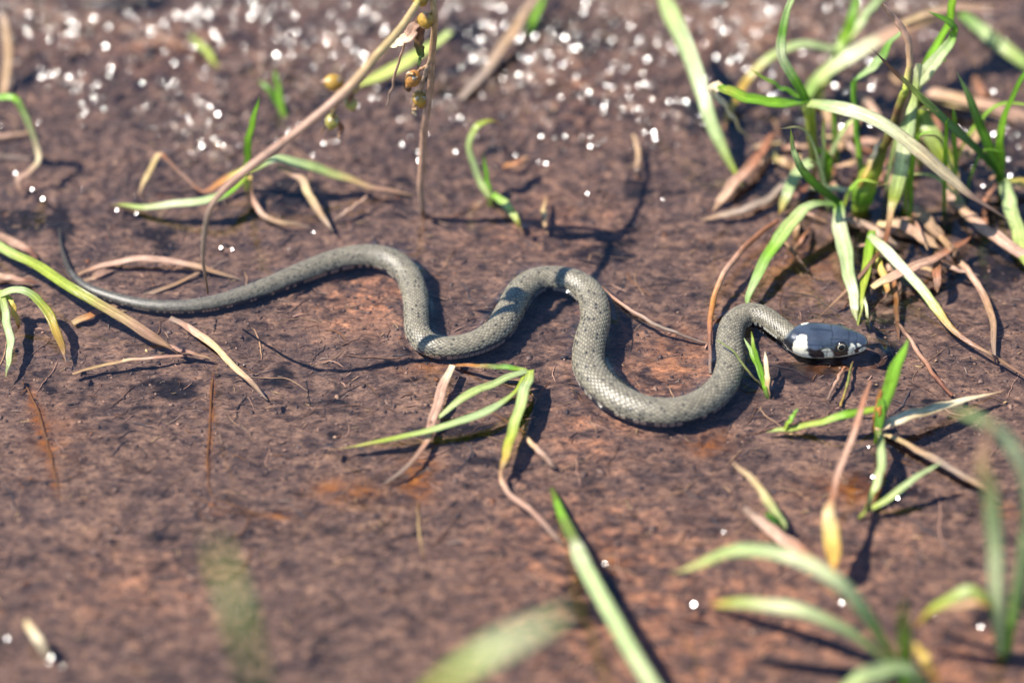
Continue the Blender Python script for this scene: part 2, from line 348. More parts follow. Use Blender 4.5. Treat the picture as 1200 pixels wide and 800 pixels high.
# ---------------------------------------------------------------- snake
def build_snake():
    NA = 40; per = 4; nth = NA * per
    # body rings, evenly spaced in units of scale length
    seg = np.r_[0, np.cumsum(np.linalg.norm(np.diff(CLP, axis=0), axis=1))]
    pitch = np.clip(2 * math.pi * CLR / NA * 1.25, 0.0006, None)
    bb = np.r_[0, np.cumsum(np.diff(seg) / (0.5 * (pitch[1:] + pitch[:-1])))]
    nb = int(bb[-1] * per)
    b = np.linspace(0, bb[-1], nb)
    P = np.stack([np.interp(b, bb, CLP[:, k]) for k in range(3)], 1); R = np.interp(b, bb, CLR)
    T = np.gradient(P, axis=0); T /= np.linalg.norm(T, axis=1)[:, None]
    Sd = np.cross(T, [0, 0, 1.0]); Sd /= np.linalg.norm(Sd, axis=1)[:, None]   # the snake's right-hand side
    Up = np.cross(Sd, T)
    th = (np.arange(nth) / nth - 0.5) * 2 * math.pi                             # 0 = back, + = right
    A = th[None, :] * NA / (2 * math.pi); B = b[:, None]
    p = B * 0.5 + A * 0.5; q = B * 0.5 - A * 0.5
    p = B / 1.0 * 0.5 + A * 0.5; q = B * 0.5 - A * 0.5
    ip, iq = np.floor(p), np.floor(q); fp, fq = p - ip, q - iq
    al = 1 - (fp + fq)                           # -1 front .. +1 rear edge of a scale (rings run tail -> head)
    acr = fp - fq
    edge = np.minimum(np.minimum(fp, 1 - fp), np.minimum(fq, 1 - fq)) * 2
    hgt = 0.55 * sstep(0.0, 0.35, edge) + 0.45 * (al * 0.5 + 0.5) + 0.28 * np.exp(-(acr / 0.10) ** 2) * sstep(0.05, 0.5, edge)
    dorsal = 1 - sstep(math.radians(112), math.radians(122), np.abs(th))[None, :]
    sc = 2 * math.pi * R / NA
    disp = dorsal * (hgt - 0.5) * 0.30 * sc[:, None]
    # belly scutes: broad cross plates
    fb = B - np.floor(B)
    disp += (1 - dorsal) * (sstep(0, 0.2, fb) * (1 - fb) - 0.3) * 0.10 * sc[:, None]
    rx, rz = 1.04 * R[:, None], 0.96 * R[:, None]
    cx = np.sin(th)[None, :]; cz = np.cos(th)[None, :]
    cz2 = np.where(cz < 0, cz * (1 - 0.08 * cz * cz), cz)
    V = P[:, None, :] + Sd[:, None, :] * ((rx + disp) * cx)[..., None] + Up[:, None, :] * ((rz + disp) * cz2)[..., None]
    # colour: one tone per scale, dark skin between, scattered black scales on the flanks
    hs = _hash(ip, iq, 5); hs2 = _hash(ip, iq, 6); hs3 = _hash(ip, iq, 9)
    ath = np.abs(th)[None, :]
    base = np.array([0.186, 0.161, 0.112])[None, None, :] * (0.72 + 0.5 * hs)[..., None]
    flank = sstep(math.radians(35), math.radians(95), ath)
    base = base * (1 - 0.08 * flank[..., None]) + np.array([0.05, 0.055, 0.05]) * flank[..., None] * 0.3
    skin = np.array([0.055, 0.053, 0.043])
    e = sstep(0.02, 0.30, edge)[..., None]
    body = skin * (1 - e) + base * e
    body = body * (1 + 0.35 * np.exp(-(acr / 0.12) ** 2) * (edge > 0.25))[..., None]
    row = np.floor(A + 0.0)
    pb = 0.07 + 0.26 * np.exp(-((ath - math.radians(58)) / 0.16) ** 2) + 0.30 * np.exp(-((ath - math.radians(84)) / 0.2) ** 2)
    taildark = sstep(bb[-1] * 0.55, 0, b)[:, None]
    pb = pb * (1 + 0.6 * taildark)
    blk = (hs2 < pb)
    body = np.where((blk & (edge > 0.10) & (np.abs(acr) < 0.42) & (al > -0.35) & (al < 0.55))[..., None], np.array([0.012, 0.012, 0.014]), body)
    # tail greyer and darker
    body = body * (1 - 0.55 * taildark[..., None] * np.array([1.0, 0.95, 0.78]))
    # ventral edge: cream with black checks
    chk = _hash(np.floor(B * 0.5) + 0 * A, np.sign(A) + 0 * B, 8) 
    fb2 = B * 0.5 - np.floor(B * 0.5)
    cream = np.array([0.52, 0.50, 0.40]); black = np.array([0.015, 0.015, 0.02])
    low = sstep(math.radians(86), math.radians(92), ath)[..., None] * np.ones_like(B)[..., None]
    lowc = np.where(((chk > 0.62) | (np.abs(fb2 - 0.5) > 0.42) | (ath > math.radians(114)))[..., None], black, cream)
    body = body * (1 - low) + lowc * low
    gloss = np.zeros(body.shape[:2])

    # head: rings go on from the neck in the same surface
    nh = 120
    t = np.linspace(0, 1, nh + 1)[1:]
    t = 1 - (1 - t) ** 1.15
    d = HEAD1 - HEAD0; Lh = np.linalg.norm(d); d0 = d / Lh
    tx = [0, .08, .17, .28, .40, .52, .62, .70, .78, .86, .92, .96, .985, 1.0]
    hw = np.interp(t, tx, [4.05, 4.5, 5.5, 6.35, 6.6, 6.35, 5.8, 5.35, 4.75, 4.0, 3.2, 2.55, 1.8, 0.25])
    tp = np.interp(t, tx, [3.9, 4.0, 4.4, 4.9, 5.1, 5.0, 4.85, 4.6, 3.95, 3.2, 2.5, 1.95, 1.3, 0.2])
    bt = np.interp(t, tx, [3.9, 3.9, 4.2, 4.6, 4.6, 4.4, 4.2, 4.0, 3.7, 3.3, 2.9, 2.4, 1.7, 0.2])
    ker = np.ones(7) / 7
    def smooth(a):
        body_ = np.convolve(np.r_[np.full(3, a[0]), a, np.full(3, a[-1])], ker, 'valid'); body_[-5:] = a[-5:]; return body_
    hw, tp, bt = smooth(hw) * 1.04, smooth(tp) * 1.07, smooth(bt) * 1.05
    first = np.array([R[-1] * 1000 * 1.04, R[-1] * 1000 * 0.96])
    w0 = sstep(0.10, 0, t); hw = hw * (1 - w0) + first[0] * w0; tp = tp * (1 - w0) + first[1] * w0; bt = bt * (1 - w0) + first[1] * w0
    # bend smoothly from the neck tangent into the head axis
    Pn = P[-1]; m0 = T[-1] * Lh * 0.35; m1 = d * 0.9
    hp = np.array([(2*s**3-3*s**2+1)*Pn + (s**3-2*s**2+s)*m0 + (-2*s**3+3*s**2)*HEAD1 + (s**3-s**2)*m1 for s in t])
    Th = np.gradient(hp, axis=0); Th /= np.linalg.norm(Th, axis=1)[:, None]
    Sh = np.cross(Th, [0, 0, 1.0]); Sh /= np.linalg.norm(Sh, axis=1)[:, None]; Uh = np.cross(Sh, Th)
    ee = np.interp(t, [0, .2, .6, 1], [1.0, 0.86, 0.80, 0.9])[:, None]
    sx = np.sign(np.sin(th)) * np.abs(np.sin(th))
    cxh = np.sign(sx)[None, :] * np.abs(sx)[None, :] ** ee
    czc = np.cos(th)[None, :]
    czh = np.sign(czc) * np.abs(czc) ** ee
    vert = np.where(czh > 0, tp[:, None], bt[:, None]) * czh
    hor = hw[:, None] * cxh
    deg = np.degrees(th)[None, :] * np.ones((nh, 1)); ad = np.abs(deg); tt = t[:, None] * np.ones((1, nth))
    dent = np.zeros((nh, nth)); line = np.zeros((nh, nth))
    def groove(mask_d, depth):
        nonlocal dent, line
        g = np.exp(-np.clip(mask_d, -30, 30) ** 2); dent = np.maximum(dent, g * depth); line = np.maximum(line, g)
    wob = 0.006 * np.sin(deg * 0.11)
    for t0, a0, a1 in ((0.585, 0, 62), (0.76, 0, 60), (0.85, 0, 60), (0.45, 60, 100), (0.54, 60, 118), (0.61, 92, 118), (0.75, 84, 118), (0.81, 70, 118), (0.87, 70, 118), (0.93, 60, 118)):
        groove((tt - t0 - wob) / 0.008 + 1e6 * ((ad < a0) | (ad > a1)), 0.10)
    groove(deg / 3.0 + 1e6 * ((tt < .34) | (tt > .58)), 0.08)
    groove((ad - 34 - 10 * (tt - .6)) / 3.0 + 1e6 * ((tt < .56) | (tt > .76)), 0.10)
    groove((ad - 58) / 3.0 + 1e6 * ((tt < .34) | (tt > .58)), 0.10)
    groove((ad - 84) / 3.0 + 1e6 * ((tt < .30) | (tt > .6)), 0.08)
    groove((ad - 117 + 6 * np.sin(tt * 9)) / 2.6 + 1e6 * (tt < .30), 0.22)          # mouth line
    brow = 0.35 * np.exp(-((tt - .68) / .06) ** 2 - ((ad - 44) / 10) ** 2)
    orb = 0.55 * np.exp(-((tt - .68) / .05) ** 2 - ((ad - 70) / 14) ** 2)
    off = brow - dent - orb + 0.07 * perlin(tt * 9, deg * 0.045, 44)
    hor = hor + off * np.sin(th)[None, :]; vert = vert + off * czc
    VH = hp[:, None, :] + Sh[:, None, :] * hor[..., None] * 1e-3 + Uh[:, None, :] * vert[..., None] * 1e-3
    slate_sky = np.array([0.036, 0.045, 0.062]); blk_c = np.array([0.012, 0.013, 0.017]); white = np.array([0.74, 0.69, 0.54])  # head slate is blued to carry the sky's reflection in its colour
    vary = perlin(tt * 6, deg * 0.025, 41)
    hc = slate_sky * (1 + 0.35 * vary)[..., None]
    nz = 0.016 * perlin(tt * 16 + 5, deg * 0.07, 42)
    def put(mask, colr):
        nonlocal hc
        k = np.clip(mask, 0, 1)[..., None]; hc = hc * (1 - k) + np.asarray(colr) * k
    def box(t0, t1, a0, a1, st=0.012, sa=4):
        return sstep(t0 - st, t0 + st, tt + nz) * sstep(t1 + st, t1 - st, tt + nz) * sstep(a0 - sa, a0 + sa, ad + nz * 300) * sstep(a1 + sa, a1 - sa, ad + nz * 300)
    neckc = np.array([0.17, 0.17, 0.14]); put(sstep(0.07, 0.0, tt), neckc)
    def ell(t0, a0, rt, ra, soft=0.16, lean=0.0):
        return sstep(1 + soft, 1 - soft, np.hypot((tt + nz - t0 - lean * (ad - a0)) / rt, (ad + nz * 300 - a0) / ra))
    put(ell(0.09, 76, 0.085, 36), blk_c)                      # black blotch behind the collar
    put(box(-0.1, 0.16, 108, 200), np.array([0.55, 0.52, 0.42]))
    rear = 0.205 - 0.055 * sstep(25, 65, ad) + 0.03 * sstep(92, 125, ad); front = 0.305 + 0.015 * sstep(30, 60, ad) + 0.055 * sstep(78, 112, ad)
    put(sstep(rear - .012, rear + .012, tt + nz) * sstep(front + .012, front - .012, tt + 1.4 * nz) * sstep(19, 27, ad + nz * 300), white)   # pale collar crescent
    put(box(0.33, 1.1, 113, 200), np.array([0.62, 0.60, 0.50]))  # chin and lower lip
    put(ell(0.445, 84, 0.095, 27), blk_c)                     # cheek
    put(ell(0.42, 66, 0.06, 13), np.array([0.045, 0.055, 0.085]))
    put(ell(0.555, 98, 0.048, 30, lean=0.0009), white)        # wedge behind the eye
    put(ell(0.685, 78, 0.080, 36), blk_c)
    put(ell(0.797, 86, 0.040, 36), white)                     # bar in front of the eye
    put(ell(0.857, 88, 0.032, 17), blk_c)
    put(ell(0.935, 98, 0.046, 20), white)
    put(ell(0.878, 60, 0.022, 11), white * 0.8)
    put(np.exp(-((tt - .935) / .012) ** 2 - ((ad - 62) / 6) ** 2) * 1.5, blk_c)   # nostril
    hc = hc * (1 - 0.48 * line[..., None])
    V = np.concatenate([V, VH]); C = np.concatenate([body, hc]); G = np.concatenate([gloss, sstep(0.02, 0.2, tt)])
    F = grid_faces(len(V), nth, True)
    me = quad_mesh('snake', V.reshape(-1, 3), F, C.reshape(-1, 3), {'gloss': G})
    o = link('snake', me, M_SNAKE, label='slender grey snake with white collar and black head winding through the puddle', cat='snake')
    # eyes
    k = int(np.argmin(np.abs(t - 0.675)))
    for sgn in (1, -1):
        a = math.radians(66) * sgn; j = int(np.argmin(np.abs(th - a)))
        n = (Sh[k] * math.sin(a) * 1.0 + Uh[k] * math.cos(a) * 0.55 + Th[k] * 0.15); n /= np.linalg.norm(n)
        r = 0.00205; c = VH[k, j] - n * r * 0.30
        x = np.cross(n, [0, 0, 1.0]); x /= np.linalg.norm(x); y = np.cross(n, x)
        nr, ns = 22, 28; vv, cc = [], []
        for i in range(nr):
            ph = math.pi * 0.62 * i / (nr - 1)
            for m in range(ns):
                w = 2 * math.pi * m / ns
                vv.append(c + r * (n * math.cos(ph) + (x * math.cos(w) + y * math.sin(w)) * math.sin(ph)))
                dg = math.degrees(ph)
                cc.append((0.004, 0.004, 0.005) if dg < 33 else (0.50, 0.46, 0.34) if dg < 42 and m % 28 not in () else (0.05, 0.035, 0.02) if dg < 48 else (0.010, 0.010, 0.012))
        em = quad_mesh('eye', np.array(vv), grid_faces(nr, ns, True), np.array(cc))
        link('eye', em, M_EYE, parent=o, label='round black eye with thin pale ring')
build_snake()

# ---------------------------------------------------------------- plants
C = dict(green=(.14, .30, .03), bright=(.21, .40, .03), dark=(.055, .15, .02), pale=(.42, .49, .18), mint=(.41, .49, .24), white=(.62, .63, .42),
         yg=(.34, .40, .055), yellow=(.50, .34, .07), orange=(.42, .17, .035), cream=(.66, .54, .36), tan=(.40, .25, .135), pink=(.42, .25, .175),
         brown=(.15, .075, .035), red=(.27, .11, .055), grey=(.27, .20, .155), black=(.03, .02, .015), olive=(.16, .19, .04), rust=(.17, .07, .014), straw=(.50, .36, .17))

def ribbon(pts, cols, flat=False, fold=0.2, twist=0.0, thick=0.00028, roll=0.0, blunt=False):
    """pts: (u, v, height mm, width px) along a blade -> V, F, colour, across, along"""
    W = np.array([pix(u, v, h / 1000.0) for u, v, h, w in pts]); wd = np.array([w * mpp(p) for (u, v, h, w), p in zip(pts, W)])
    n = max(14, len(pts) * 7)
    S = catmull(np.hstack([W, wd[:, None]]), n); P = S[:, :3]; w = np.clip(S[:, 3], 0.0002, None)
    # a little natural irregularity
    s = np.linspace(0, 1, n); sd = random.randint(0, 9999)
    P = P + (0.0006 * np.stack([perlin(s * 6 + k * 17, s * 0 + sd * .37, 3) for k in range(3)], 1)) * np.minimum(1, w / 0.002)[:, None]
    w = w * (1 + 0.10 * perlin(s * 9, s * 0 + sd * .71, 5) + 0.05 * perlin(s * 40, s * 0 + sd * .21, 8))
    w = w * np.clip((1 - s) / 0.10, 0.10, 1) ** 0.7
    T = np.gradient(P, axis=0); T /= np.linalg.norm(T, axis=1)[:, None] + 1e-12
    face = (CAM - P); face /= np.linalg.norm(face, axis=1)[:, None]
    face = face * 0.75 + np.array([0, 0, 0.55])
    face = face - T * (face * T).sum(1)[:, None]; face /= np.linalg.norm(face, axis=1)[:, None] + 1e-12
    sx = np.cross(T, face)
    fs = float((sx * SUN).sum(1).mean()); roll = roll - math.copysign(random.uniform(0.15, 0.55), fs)   # leaves lean a little towards the sun
    ang = roll + twist * (s - 0.5) * 2 + 0.25 * perlin(s * 3, s * 0 + sd * .13, 6)
    nx = sx * np.cos(ang)[:, None] + face * np.sin(ang)[:, None]; nf = np.cross(nx, T)
    prof = np.array([-1, -0.62, -0.22, 0, 0.22, 0.62, 1])                  # across the blade, folded along the midrib
    up = np.abs(prof) * fold - 0.10 * fold * (np.abs(prof) > .9)
    V, ac = [], []
    th = np.minimum(thick, w * 0.22)
    for side in (1, -1):
        for k in (range(7) if side == 1 else range(6, -1, -1)):
            e = th * 0.5 * side * (0.35 if abs(prof[k]) > 0.9 else 1.0) + (0.35 * th if k == 3 else 0) * side
            V.append(P + nx * (w * 0.5 * prof[k])[:, None] + nf * (w * 0.5 * up[k] + e)[:, None]); ac.append(np.full(n, prof[k]))
    V = np.stack(V, 1); ac = np.stack(ac, 1)
    cc = np.array([C[c] for c in cols.split()]); x = np.linspace(0, 1, len(cc))
    s2 = np.clip(s + 0.04 * perlin(s * 20, s * 0 + sd, 7), 0, 1)
    col = np.stack([np.interp(s2, x, cc[:, k]) for k in range(3)], 1)
    col = np.repeat(col[:, None, :], 14, 1)
    mid = np.exp(-(ac / 0.12) ** 2)[..., None]; col = col * (1 + 0.45 * mid) * (1 - 0.25 * (np.abs(ac) > 0.9))[..., None]
    al = np.repeat((np.r_[0, np.cumsum(np.linalg.norm(np.diff(P, axis=0), axis=1))])[:, None], 14, 1)
    F = grid_faces(n, 14, True)
    return V.reshape(-1, 3), F, col.reshape(-1, 3), ac.ravel(), al.ravel()

def tube(pts, cols, k=8):
    W = np.array([pix(u, v, h / 1000.0) for u, v, h, w in pts]); wd = np.array([w * mpp(p) for (u, v, h, w), p in zip(pts, W)])
    n = max(16, len(pts) * 7); S = catmull(np.hstack([W, wd[:, None]]), n); P = S[:, :3]
    s = np.linspace(0, 1, n); sd = random.randint(0, 9999)
    w = np.clip(S[:, 3], 0.0002, None) * (1 + 0.15 * perlin(s * 14, s * 0 + sd * .3, 5))
    P = P + (0.0005 * np.stack([perlin(s * 8 + q * 17, s * 0 + sd * .37, 3) for q in range(3)], 1))
    T = np.gradient(P, axis=0); T /= np.linalg.norm(T, axis=1)[:, None] + 1e-12
    a = np.cross(T, [0.13, 0.2, 1.0]); a /= np.linalg.norm(a, axis=1)[:, None]; b = np.cross(T, a)
    V = np.stack([P + (a * math.cos(q) + b * math.sin(q)) * (w * 0.5)[:, None] for q in np.arange(k) * 2 * math.pi / k], 1)
    cc = np.array([C[c] for c in cols.split()]); x = np.linspace(0, 1, len(cc))
    col = np.stack([np.interp(s, x, cc[:, q]) for q in range(3)], 1); col = np.repeat(col[:, None, :], k, 1)
    al = np.repeat((np.r_[0, np.cumsum(np.linalg.norm(np.diff(P, axis=0), axis=1))])[:, None], k, 1)
    ac = np.repeat((np.arange(k) / k * 2 - 1)[None, :], n, 0)
    return V.reshape(-1, 3), grid_faces(n, k, True), col.reshape(-1, 3), ac.ravel(), al.ravel()

def mesh_of(name, data, off):
    V, F, col, ac, al = data
    return quad_mesh(name, V - off, F, col, {'across': ac, 'along': al})

def rooted(pts, end):
    """carry the rooted end down into the mud"""
    pts = list(pts)
    i = 0 if end == 's' else -1
    u, v, h, w = pts[i]
    q = (u + random.uniform(-1, 1), v + 2.45 * (h + 6.0), -6.0, w * 0.8)
    if h > -4: pts = [q] + pts if end == 's' else pts + [q]
    return pts

def part(parent, off, name, kind, pts, cols, mat=None, label=None, root=None, **kw):
    if root: pts = rooted(pts, root)
    data = tube(pts, cols) if kind == 't' else ribbon(pts, cols, **kw)
    dead = mat == 'd'
    return link(name, mesh_of(name, data, off), M_DEAD if dead else M_LEAF, parent=parent, label=label)

def tuft(name, label, cat, base, parts, group=None, ws=1.0):
    off = pix(base[0], base[1], -0.004)
    e = empty(name, off, label, cat, group)
    for p in parts:
        nm, kind, pts, cols = p[:4]; pts = [(a, b, c, d * ws) for a, b, c, d in pts]; kw = p[4] if len(p) > 4 else {}
        part(e, off, nm, kind, pts, cols, **kw)
    return e

def single(name, label, cat, kind, pts, cols, group=None, root=None, mat='d', hug=False, **kw):
    if root: pts = rooted(pts, root)
    if hug: pts = [(u, v, -3, w) for u, v, h, w in pts]
    data = tube(pts, cols) if kind == 't' else ribbon(pts, cols, **kw)
    if hug:
        q = data[0]; zc = np.array([pix(u, v, h / 1000)[2] for u, v, h, w in pts]).mean()
        q[:, 2] += mud_h(q[:, 0], q[:, 1]) + 0.0001 - zc
    off = data[0].mean(0).copy(); off[2] = data[0][:, 2].min()
    o = link(name, mesh_of(name, data, off), M_DEAD if mat == 'd' else M_LEAF, label=label, cat=cat, group=group)
    o.location = off; return o

random.seed(3)
D = dict(mat='d')
# rush whose seed head reaches over the water
rb = pix(497, 250, -0.004)
rush = empty('rush_plant', rb, 'thin brown rush stalk with drooping branch and round yellow seed capsules', 'rush')
part(rush, rb, 'stalk', 't', [(497, 256, -5, 6), (493, 225, 10, 7), (493, 200, 20, 8), (498, 150, 40, 8.5), (504, 100, 61, 8.5), (508, 50, 81, 8), (508, 10, 98, 8), (506, -30, 110, 7)], 'grey pink pink tan straw', mat='d')
part(rush, rb, 'branch', 't', [(244, 342, 14, 2.5), (240, 320, 34, 4), (238, 290, 52, 5.5), (245, 250, 68, 7), (263, 221, 77, 9), (300, 190, 85, 10.5), (360, 145, 92, 11.5), (405, 107, 99, 12), (445, 62, 103, 11), (475, 25, 104, 9), (492, 0, 103, 8), (508, -36, 108, 7), (530, -100, 112, 6)], 'brown grey grey pink pink pink straw straw yg straw', mat='d')
def capsule(u, v, h, r_px, tone, ax_):
    c = pix(u, v, h / 1000.0); r = 0.88 * r_px * mpp(c); ax_ = np.asarray(ax_, float); ax_ /= np.linalg.norm(ax_)
    x = np.cross(ax_, [0.3, 0.9, 0.1]); x /= np.linalg.norm(x); y = np.cross(ax_, x); vv, cc = [], []
    nr, ns = 16, 20
    for i in range(nr):
        s = i / (nr - 1); ph = math.pi * s; rad = math.sin(ph) ** 0.85 * r; z = -math.cos(ph) * r * 1.12 + (0.5 * r * max(0, s - .86) / .14)
        for m in range(ns):
            w = 2 * math.pi * m / ns; rr = rad * (1 + 0.05 * math.cos(3 * w))
            vv.append(c + ax_ * z + (x * math.cos(w) + y * math.sin(w)) * rr)
            cc.append(np.array(C['brown']) * 1.6 if s > .9 else np.array(tone) * (0.8 + 0.35 * s))
    o = link('seed_capsule', quad_mesh('seed_capsule', np.array(vv) - rb, grid_faces(nr, ns, True), np.array(cc)), M_CAPS, parent=rush)
    for k in range(5):                                     # papery tepals at its foot
        w = 2 * math.pi * k / 5 + 0.4; dr = x * math.cos(w) + y * math.sin(w); sd = np.cross(ax_, dr); pv, pc = [], []
        for i in range(6):
            s = i / 5; wv = r * 0.38 * math.sin(math.pi * min(1, s * .9 + .1))
            cpt = c - ax_ * r * 1.05 + dr * r * (0.25 + 0.85 * math.sin(s * 1.5)) + ax_ * r * (1.15 * s)
            for q in (-1, 0, 1): pv.append(cpt + sd * wv * q + dr * (0.00012 if q == 0 else 0)); pc.append(np.array(C['cream']) * 0.8 if s > .4 else np.array(C['tan']))
        link('tepal', quad_mesh('tepal', np.array(pv) - rb, grid_faces(6, 3), np.array(pc)), M_CAPS, parent=o)
OCH = (.33, .19, .025); LIM = (.30, .26, .05); ORG = (.34, .15, .03)
for a in ((499, 24, 94, 11, OCH, (.1, -.4, 1)), (493, -2, 103, 11, OCH, (-.2, -.3, 1)), (484, 92, 63, 10.5, ORG, (-.5, -.4, -.6)), (492, 115, 54, 10, OCH, (.1, -.4, -1)), (391, 97, 99, 11.5, OCH, (-.8, -.3, .3)),
          (414, 103, 97, 7.5, LIM, (.6, -.5, .2)), (411, 121, 91, 8.5, LIM, (.3, -.6, -.5)), (389, 142, 84, 9, LIM, (-.2, -.5, -.8))): capsule(*a)
part(rush, rb, 'bract', 'r', [(492, 20, 94, 8), (482, 40, 88, 15), (468, 50, 84, 12), (456, 56, 81, 3)], 'brown pink cream cream', mat='d', fold=.4)
part(rush, rb, 'bract', 'r', [(496, 26, 92, 8), (492, 48, 84, 12), (494, 66, 76, 7), (490, 82, 68, 3)], 'red brown dark black', mat='d', fold=.4)
for q in ([(402, 104, 100, 4), (396, 112, 97, 8), (386, 118, 93, 3)], [(408, 106, 99, 4), (412, 114, 95, 8), (408, 124, 90, 3)], [(394, 136, 87, 4), (384, 148, 82, 9), (376, 158, 77, 3)], [(396, 140, 85, 3), (400, 152, 79, 7), (396, 162, 75, 2)],
          [(486, 86, 66, 4), (478, 98, 60, 8), (480, 108, 56, 3)], [(494, 118, 53, 4), (500, 128, 48, 8), (497, 138, 44, 2)], [(490, 118, 53, 4), (485, 128, 48, 7), (488, 136, 45, 2)]):
    part(rush, rb, 'bract', 'r', q, random.choice(['brown tan cream', 'brown black brown', 'tan cream cream', 'brown red tan']), mat='d', fold=.4)
part(rush, rb, 'thread', 't', [(478, 42, 86, 3), (466, 76, 70, 3.2), (460, 100, 60, 3), (453, 124, 50, 1.8)], 'pink pink grey', mat='d')
part(rush, rb, 'pedicel', 't', [(405, 107, 98, 5), (394, 124, 91, 5), (389, 140, 85, 4)], 'brown tan olive', mat='d')
part(rush, rb, 'pedicel', 't', [(507, 55, 79, 5), (502, 78, 70, 6), (495, 98, 61, 5), (492, 113, 55, 3)], 'tan grey tan', mat='d')
part(rush, rb, 'pedicel', 't', [(503, 76, 70, 4), (492, 82, 66, 4), (485, 91, 63, 3)], 'tan red', mat='d')

# tuft lying under the rush branch
tuft('grass_tuft', 'small grass tuft with long flat leaves spread sideways under the drooping rush branch', 'grass', (290, 225), [
    ('blade', 'r', [(289, 205, 5, 7), (291, 175, 19, 9), (297, 142, 34, 9), (304, 113, 47, 2)], 'yg green bright green', dict(root='s')),
    ('blade', 'r', [(288, 206, 8, 8), (266, 228, 9, 12), (220, 239, 6, 13), (170, 243, 2, 9), (130, 240, 0, 3)], 'yg bright mint white pale yg', {}),
    ('blade', 'r', [(292, 200, 9, 8), (322, 187, 15, 13), (360, 194, 12, 14), (402, 208, 6, 11), (440, 220, 3, 7), (486, 229, 0, 3)], 'yg mint mint pale straw pink tan', {}),
    ('dead_leaf', 'r', [(287, 200, 8, 9), (262, 211, 6, 10), (238, 225, 4, 5), (214, 206, 9, 6), (192, 184, 15, 7), (183, 185, 14, 8), (172, 208, 5, 7), (163, 230, -1, 3)], 'yg orange red pink red straw straw tan', D),
    ('dead_leaf', 'r', [(293, 206, 7, 5), (296, 234, 3, 7), (318, 257, 1, 6), (364, 266, -1, 5)], 'yellow red pink tan grey', D),
    ('dead_leaf', 'r', [(325, 196, 12, 6), (353, 210, 9, 9), (368, 240, 4, 9), (391, 271, -1, 4)], 'tan pink straw tan grey', D)])
tuft('grass_seedling', 'two short blurred green shoots behind the drooping rush branch', 'grass', (333, 140), [
    ('blade', 'r', [(333, 140, -2, 6), (327, 105, 8, 8), (322, 80, 15, 3)], 'yg bright green', dict(root='s')),
    ('blade', 'r', [(332, 136, -2, 5), (318, 108, 6, 7), (302, 94, 9, 2)], 'yg green green', dict(root='s'))])
single('grass_shoot', 'lone dull olive blade sunk in glittering far mud', 'grass', 'r', [(222, 42, 3, 5), (238, 56, 4, 9), (255, 78, -1, 5)], 'olive yg tan', root='e')
single('grass_shoot', 'yellowish blurred blade slanting behind the rush seed head', 'grass', 'r', [(528, 38, 12, 9), (490, 66, 10, 14), (455, 85, 5, 14), (420, 100, 0, 5)], 'pale yg yg tan', root='e')
single('dead_stalk', 'thick pale brown stalk lying slanted right of rush seed head', 'dead stalk', 'r', [(640, -20, 9, 9), (605, 32, 7, 12), (562, 92, 3, 12), (522, 134, -1, 6)], 'grey tan grey grey', flat=True)
single('grass_shoot', 'short bright green blade tip beside the slanted pale brown stalk', 'grass', 'r', [(618, 44, -1, 7), (624, 26, 6, 11), (640, -6, 16, 8)], 'yg bright bright', mat='l', root='s')
tuft('grass_seedling', 'small curled pale green shoot alone on open mud, its tip orange', 'grass', (574, 232), [
    ('blade', 'r', [(574, 230, 1, 8), (560, 208, 6, 9), (551, 176, 16, 9), (556, 152, 24, 9), (570, 142, 25, 8), (590, 147, 20, 3)], 'bright pale mint pale yg orange', dict(root='s')),
    ('blade', 'r', [(575, 230, 1, 6), (570, 208, 6, 7), (566, 178, 14, 2)], 'bright green green', dict(root='s')),
    ('blade', 'r', [(577, 228, 2, 8), (594, 240, 3, 10), (604, 255, 2, 8), (612, 272, -2, 4)], 'bright pale yg tan', {})])
# far left
single('dead_leaf', 'broad brown dead leaf standing above the bent cream blade', 'dead leaf', 'r', [(4, 112, -1, 8), (8, 75, 8, 11), (6, 30, 18, 9), (2, 15, 20, 3)], 'brown tan tan grey', root='s')
single('grass_shoot', 'bent blade fading green to cream, kinked down into the mud', 'grass', 'r', [(-30, 118, 26, 10), (12, 114, 30, 9), (28, 132, 25, 9), (42, 172, 12, 8), (45, 190, 8, 7), (32, 203, 4, 7), (21, 212, 2, 7), (29, 238, -4, 5)], 'green bright pale cream cream pink pink grey', mat='l')
single('dead_stalk', 'straight pinkish stalk reaching behind the bent cream blade', 'dead stalk', 't', [(-30, 163, 0, 7), (10, 160, 0, 8), (40, 156, -1, 5)], 'pink pink tan')
single('dead_stalk', 'dull grey stalk half sunk below the pinkish one, near the cream blade kink', 'dead stalk', 't', [(-30, 182, -2, 7), (10, 185, -2, 8), (50, 190, -3, 4)], 'grey grey grey')
single('grass_shoot', 'long yellow green blade laid across the tail, drying to tan', 'grass', 'r', [(-40, 268, 3, 11), (0, 288, 5, 11), (40, 309, 7, 11), (85, 338, 9, 12), (130, 364, 7, 12), (170, 390, 3, 12), (208, 414, -2, 7)], 'yg pale yg yg straw pink tan', mat='l', fold=.15)
tuft('grass_tuft', 'small tuft of drooping leaves beside the tail, one with a reddish tip', 'grass', (-2, 372), [
    ('blade', 'r', [(0, 345, 8, 8), (25, 341, 11, 10), (48, 355, 9, 11), (66, 388, 4, 11), (78, 428, -2, 3)], 'yg pale mint yg yellow red', dict(root='s')),
    ('blade', 'r', [(0, 342, 8, 7), (7, 370, 6, 11), (12, 405, 3, 9), (7, 442, -2, 3)], 'yg mint mint pale', {}),
    ('dead_leaf', 'r', [(8, 345, 8, 5), (16, 362, 5, 7), (22, 385, -1, 4)], 'yg yellow orange', D),
    ('dead_leaf', 'r', [(-20, 318, 2, 9), (10, 325, 1, 9), (45, 332, -2, 4)], 'tan pink red', D)])
